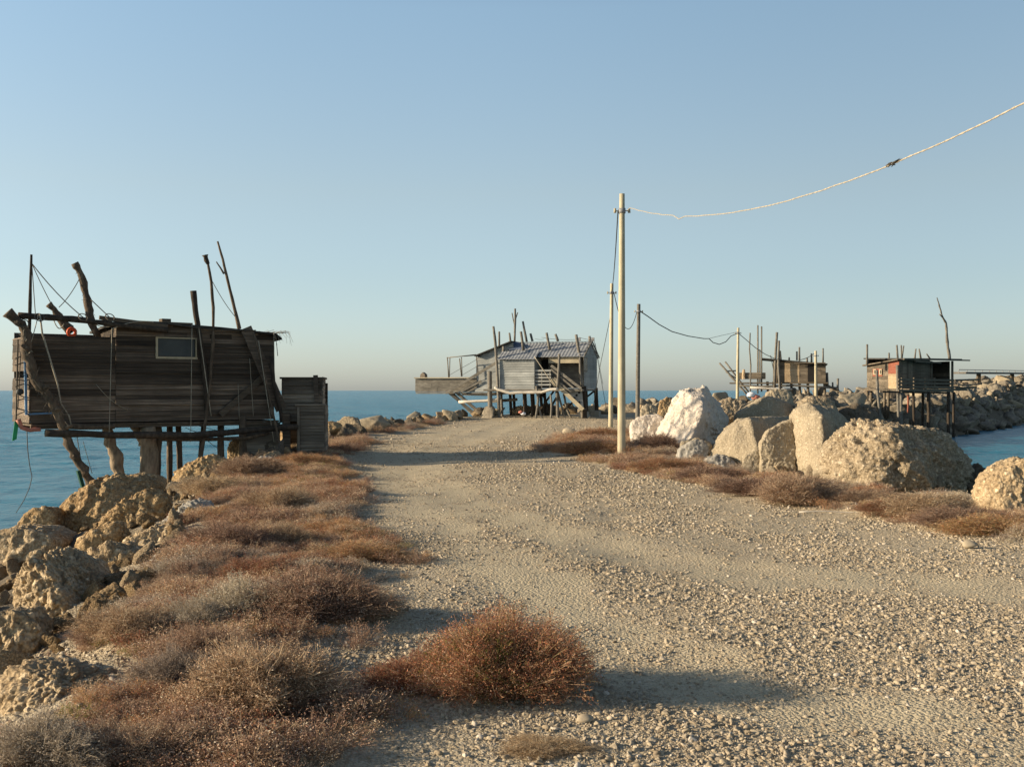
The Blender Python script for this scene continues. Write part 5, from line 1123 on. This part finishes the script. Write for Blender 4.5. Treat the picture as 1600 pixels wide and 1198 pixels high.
def band_points(bands, pad=1.2):
    X, Y = [], []
    for y0, y1, dens in bands:
        area = ((.5*y0+pad)+(.5*y1+pad))*(y1-y0); n = int(area*dens)
        u = rng.random(n*2); yy = y0+(y1-y0)*u; ok = rng.random(n*2) < (.5*yy+pad)/(.5*y1+pad); yy = yy[ok]
        X.append((rng.random(len(yy))*2-1)*(.5*yy+pad)); Y.append(yy)
    return np.concatenate(X), np.concatenate(Y)
TF = [bush_mesh('tuft', m, seed=60+k, n=60, Rr=.15, Hh=h, tw=5, fl=3, wst=.0012, fsz=.003, base=.5) for k, (m, h) in enumerate(((('twig', 'fleck'), .12), (('twig', 'fleck'), .15), (('twig_r', 'fleck_r'), .12), (('twig_g', 'fleck_g'), .13), (('twig', 'fleck'), .08), (('twig_gr', 'fleck'), .09)))]
x, y = band_points([(3.2, 7, 110), (7, 12, 85), (12, 20, 50), (20, 34, 22), (34, 56, 4)])
vm = vegmask(x, y); pn = .5+1.1*fbm(x*1.6, y*1.2, o=3, s=77)
inner = sm(.1, .9, np.interp(y, VR[:, 0], VR[:, 1])-x)
keep = rng.random(len(x)) < vm*np.clip(pn+.12+.5*inner, .08, 1); x, y = x[keep], y[keep]; z = H(x, y)-.01
n = len(x); sz = rng.uniform(.7, 1.6, n)*(1+np.clip(y-10, 0, 30)*.028)*(.5+.6*np.clip(pn[keep], 0, 1)); big = fbm(x*.5, y*.5, o=2, s=90)
ii = np.where(big > .12, rng.choice([2, 0, 4, 4, 5], n), np.where(big < -.2, rng.choice([3, 3, 0, 1], n), rng.choice([0, 1, 4, 2], n)))
scatter('dry_scrub', np.stack([x, y, z], 1), np.stack([rng.normal(0, .12, n), rng.normal(0, .12, n), rng.uniform(0, 6.28, n)], 1), np.stack([sz*1.2, sz*1.2, sz*.82], 1), ii, TF, 'low dry brown ground cover spreading over both edges of the track', 'scrub')
print('tufts', n)
# ================================================================== loose stones
def peb(seed, cut=True):
    rs = random.Random(seed); D, F = ico(2 if not cut else 2)
    pts = []
    for k in range(10):
        v = Vector((rs.gauss(0, 1), rs.gauss(0, 1), rs.gauss(0, 1))).normalized(); pts.append((v.x, v.y*.8, v.z*.6))
    c, pl = hull_planes(pts); q = np.clip(D @ pl[:, :3].T/pl[:, 3], 0, None); r = (q**(14 if cut else 6)).sum(1)**(-1/(14 if cut else 6)); V = D*r[:, None]; V /= np.abs(V).max()
    return np_mesh('pebble', V, F, [M['pebble']], not cut)
PB = [peb(k, k % 3 != 0) for k in range(8)]
x, y = band_points([(3.2, 6, 3400), (6, 9, 2800), (9, 14, 1900), (14, 22, 1200), (22, 36, 520), (36, 62, 90)])
d = dust(x, y); v = vegmask(x, y); pt = np.clip(.60+2.0*fbm(x*.9, y*.6, o=5, s=201), .12, 1)
prob = np.clip((1-.72*d)*pt, .16, 1)*(1-.35*v)
inside = (x > eL(y)-1.5) & (x < eR(y)+.5)
k = (rng.random(len(x)) < prob) & inside; x, y, d = x[k], y[k], d[k]; n = len(x)
s = .0042+.0046*rng.pareto(2.1, n); s = np.clip(s, .005, .026)*(1+np.clip(y-8, 0, 40)*.032); s *= 1-.35*d
z = H(x, y)+s*.03
scatter('gravel', np.stack([x, y, z], 1), rng.uniform(0, 6.28, (n, 3))*np.array([.12, .12, 1]), np.stack([s, s*rng.uniform(.7, 1, n), s*rng.uniform(.7, 1, n)], 1), rng.integers(0, 8, n), PB, 'loose grey beige gravel lying over the track and verges', 'gravel')
print('pebbles', n)
# larger single cobbles on the verge
for (px, py, s, lab) in ((1516, 860, .10, 'pale round cobble at the gravel edge near the right frame edge'), (582, 1098, .045, 'pale cobble left of the largest russet shrub'), (915, 1128, .05, 'flat cobble in the shadow tip right of the largest russet shrub'), (890, 678, .3, 'reddish stone lying on the track before the grey house'), (1375, 790, .08, 'white stone among the shrubs before the widest boulder')):
    X_, Y_ = gp(px, py); o = bpy.data.objects.new('cobble', PB[3]); COL.objects.link(o); o.location = (X_, Y_, Hs(X_, Y_)+s*.3); o.scale = (s, s*.8, s*.7); tag(o, lab, 'stone')
X_, Y_ = gp(1300, 800); o = MB().tube([(-.45, .05, .03), (-.1, 0, .05), (.2, -.02, .03), (.5, -.12, .04)], .010, .005, 6, .15, 3).build('dry_stick', 'log_white', None, True); o.location = (X_, Y_, Hs(X_, Y_)); tag(o, 'bleached stick lying on the gravel in front of the shrubs by the widest boulder', 'stick')

# ================================================================== rubble between the boulders
def rubble(name, x, y, s, kinds, label, cat='rubble'):
    x, y, s = map(np.asarray, (x, y, s)); z = H(x, y)+s*.12; n = len(x)
    scatter(name, np.stack([x, y, z], 1), rng.uniform(0, 6.28, (n, 3))*np.array([.2, .2, 1]), np.stack([s, s*rng.uniform(.7, 1, n), s*rng.uniform(.6, 1, n)], 1), rng.integers(0, len(kinds), n), kinds, label, cat)
yy = 62+200*rng.random(1900)**1.3; xl, xr = eL(yy), eR(yy); q = rng.random(1900); sgn = rng.random(1900) < .5
xx = np.where(sgn, xl+(xr-xl)*q, xr+rng.uniform(-3, 4.2, 1900)); ss = rng.uniform(.35, .95, 1900)*(1+.006*(yy-62))
k = ~((np.abs(xx/yy-.065) < .075) & (yy < 67)); rubble('breakwater_rubble', xx[k], yy[k], ss[k], PR['far']+PR['block'][:2]+PR['dark'][:1], 'smaller rocks filling the far breakwater between its boulders')
yy = rng.uniform(24, 62, 1500); sgn = rng.random(1500) < .6
xx = np.where(sgn, eL(yy)+rng.uniform(-2.2, .5, 1500), eR(yy)+rng.uniform(-3.5, 3, 1500)); rubble('shore_rubble', xx, yy, rng.uniform(.12, .5, 1500), PR['con'][:3]+PR['ochre'][:2]+PR['dark'][:2], 'smaller rocks filling both banks between the shore boulders')
yy = rng.uniform(7.5, 26, 900); xx = eL(yy)-rng.random(900)**1.3*4.5-.1; rubble('bank_stones', xx, yy, rng.uniform(.05, .26, 900), PR['con'][:3]+PR['ochre']*2, 'loose conglomerate stones on the left bank below the shrubs')
yy = rng.uniform(17.5, 34, 420); xx = eR(yy)+rng.uniform(-2.1, 3, 420); rubble('verge_stones', xx, yy, rng.uniform(.05, .42, 420)**1.15, PR['con']+PR['block'], 'loose stones around the feet of the roadside blocks')
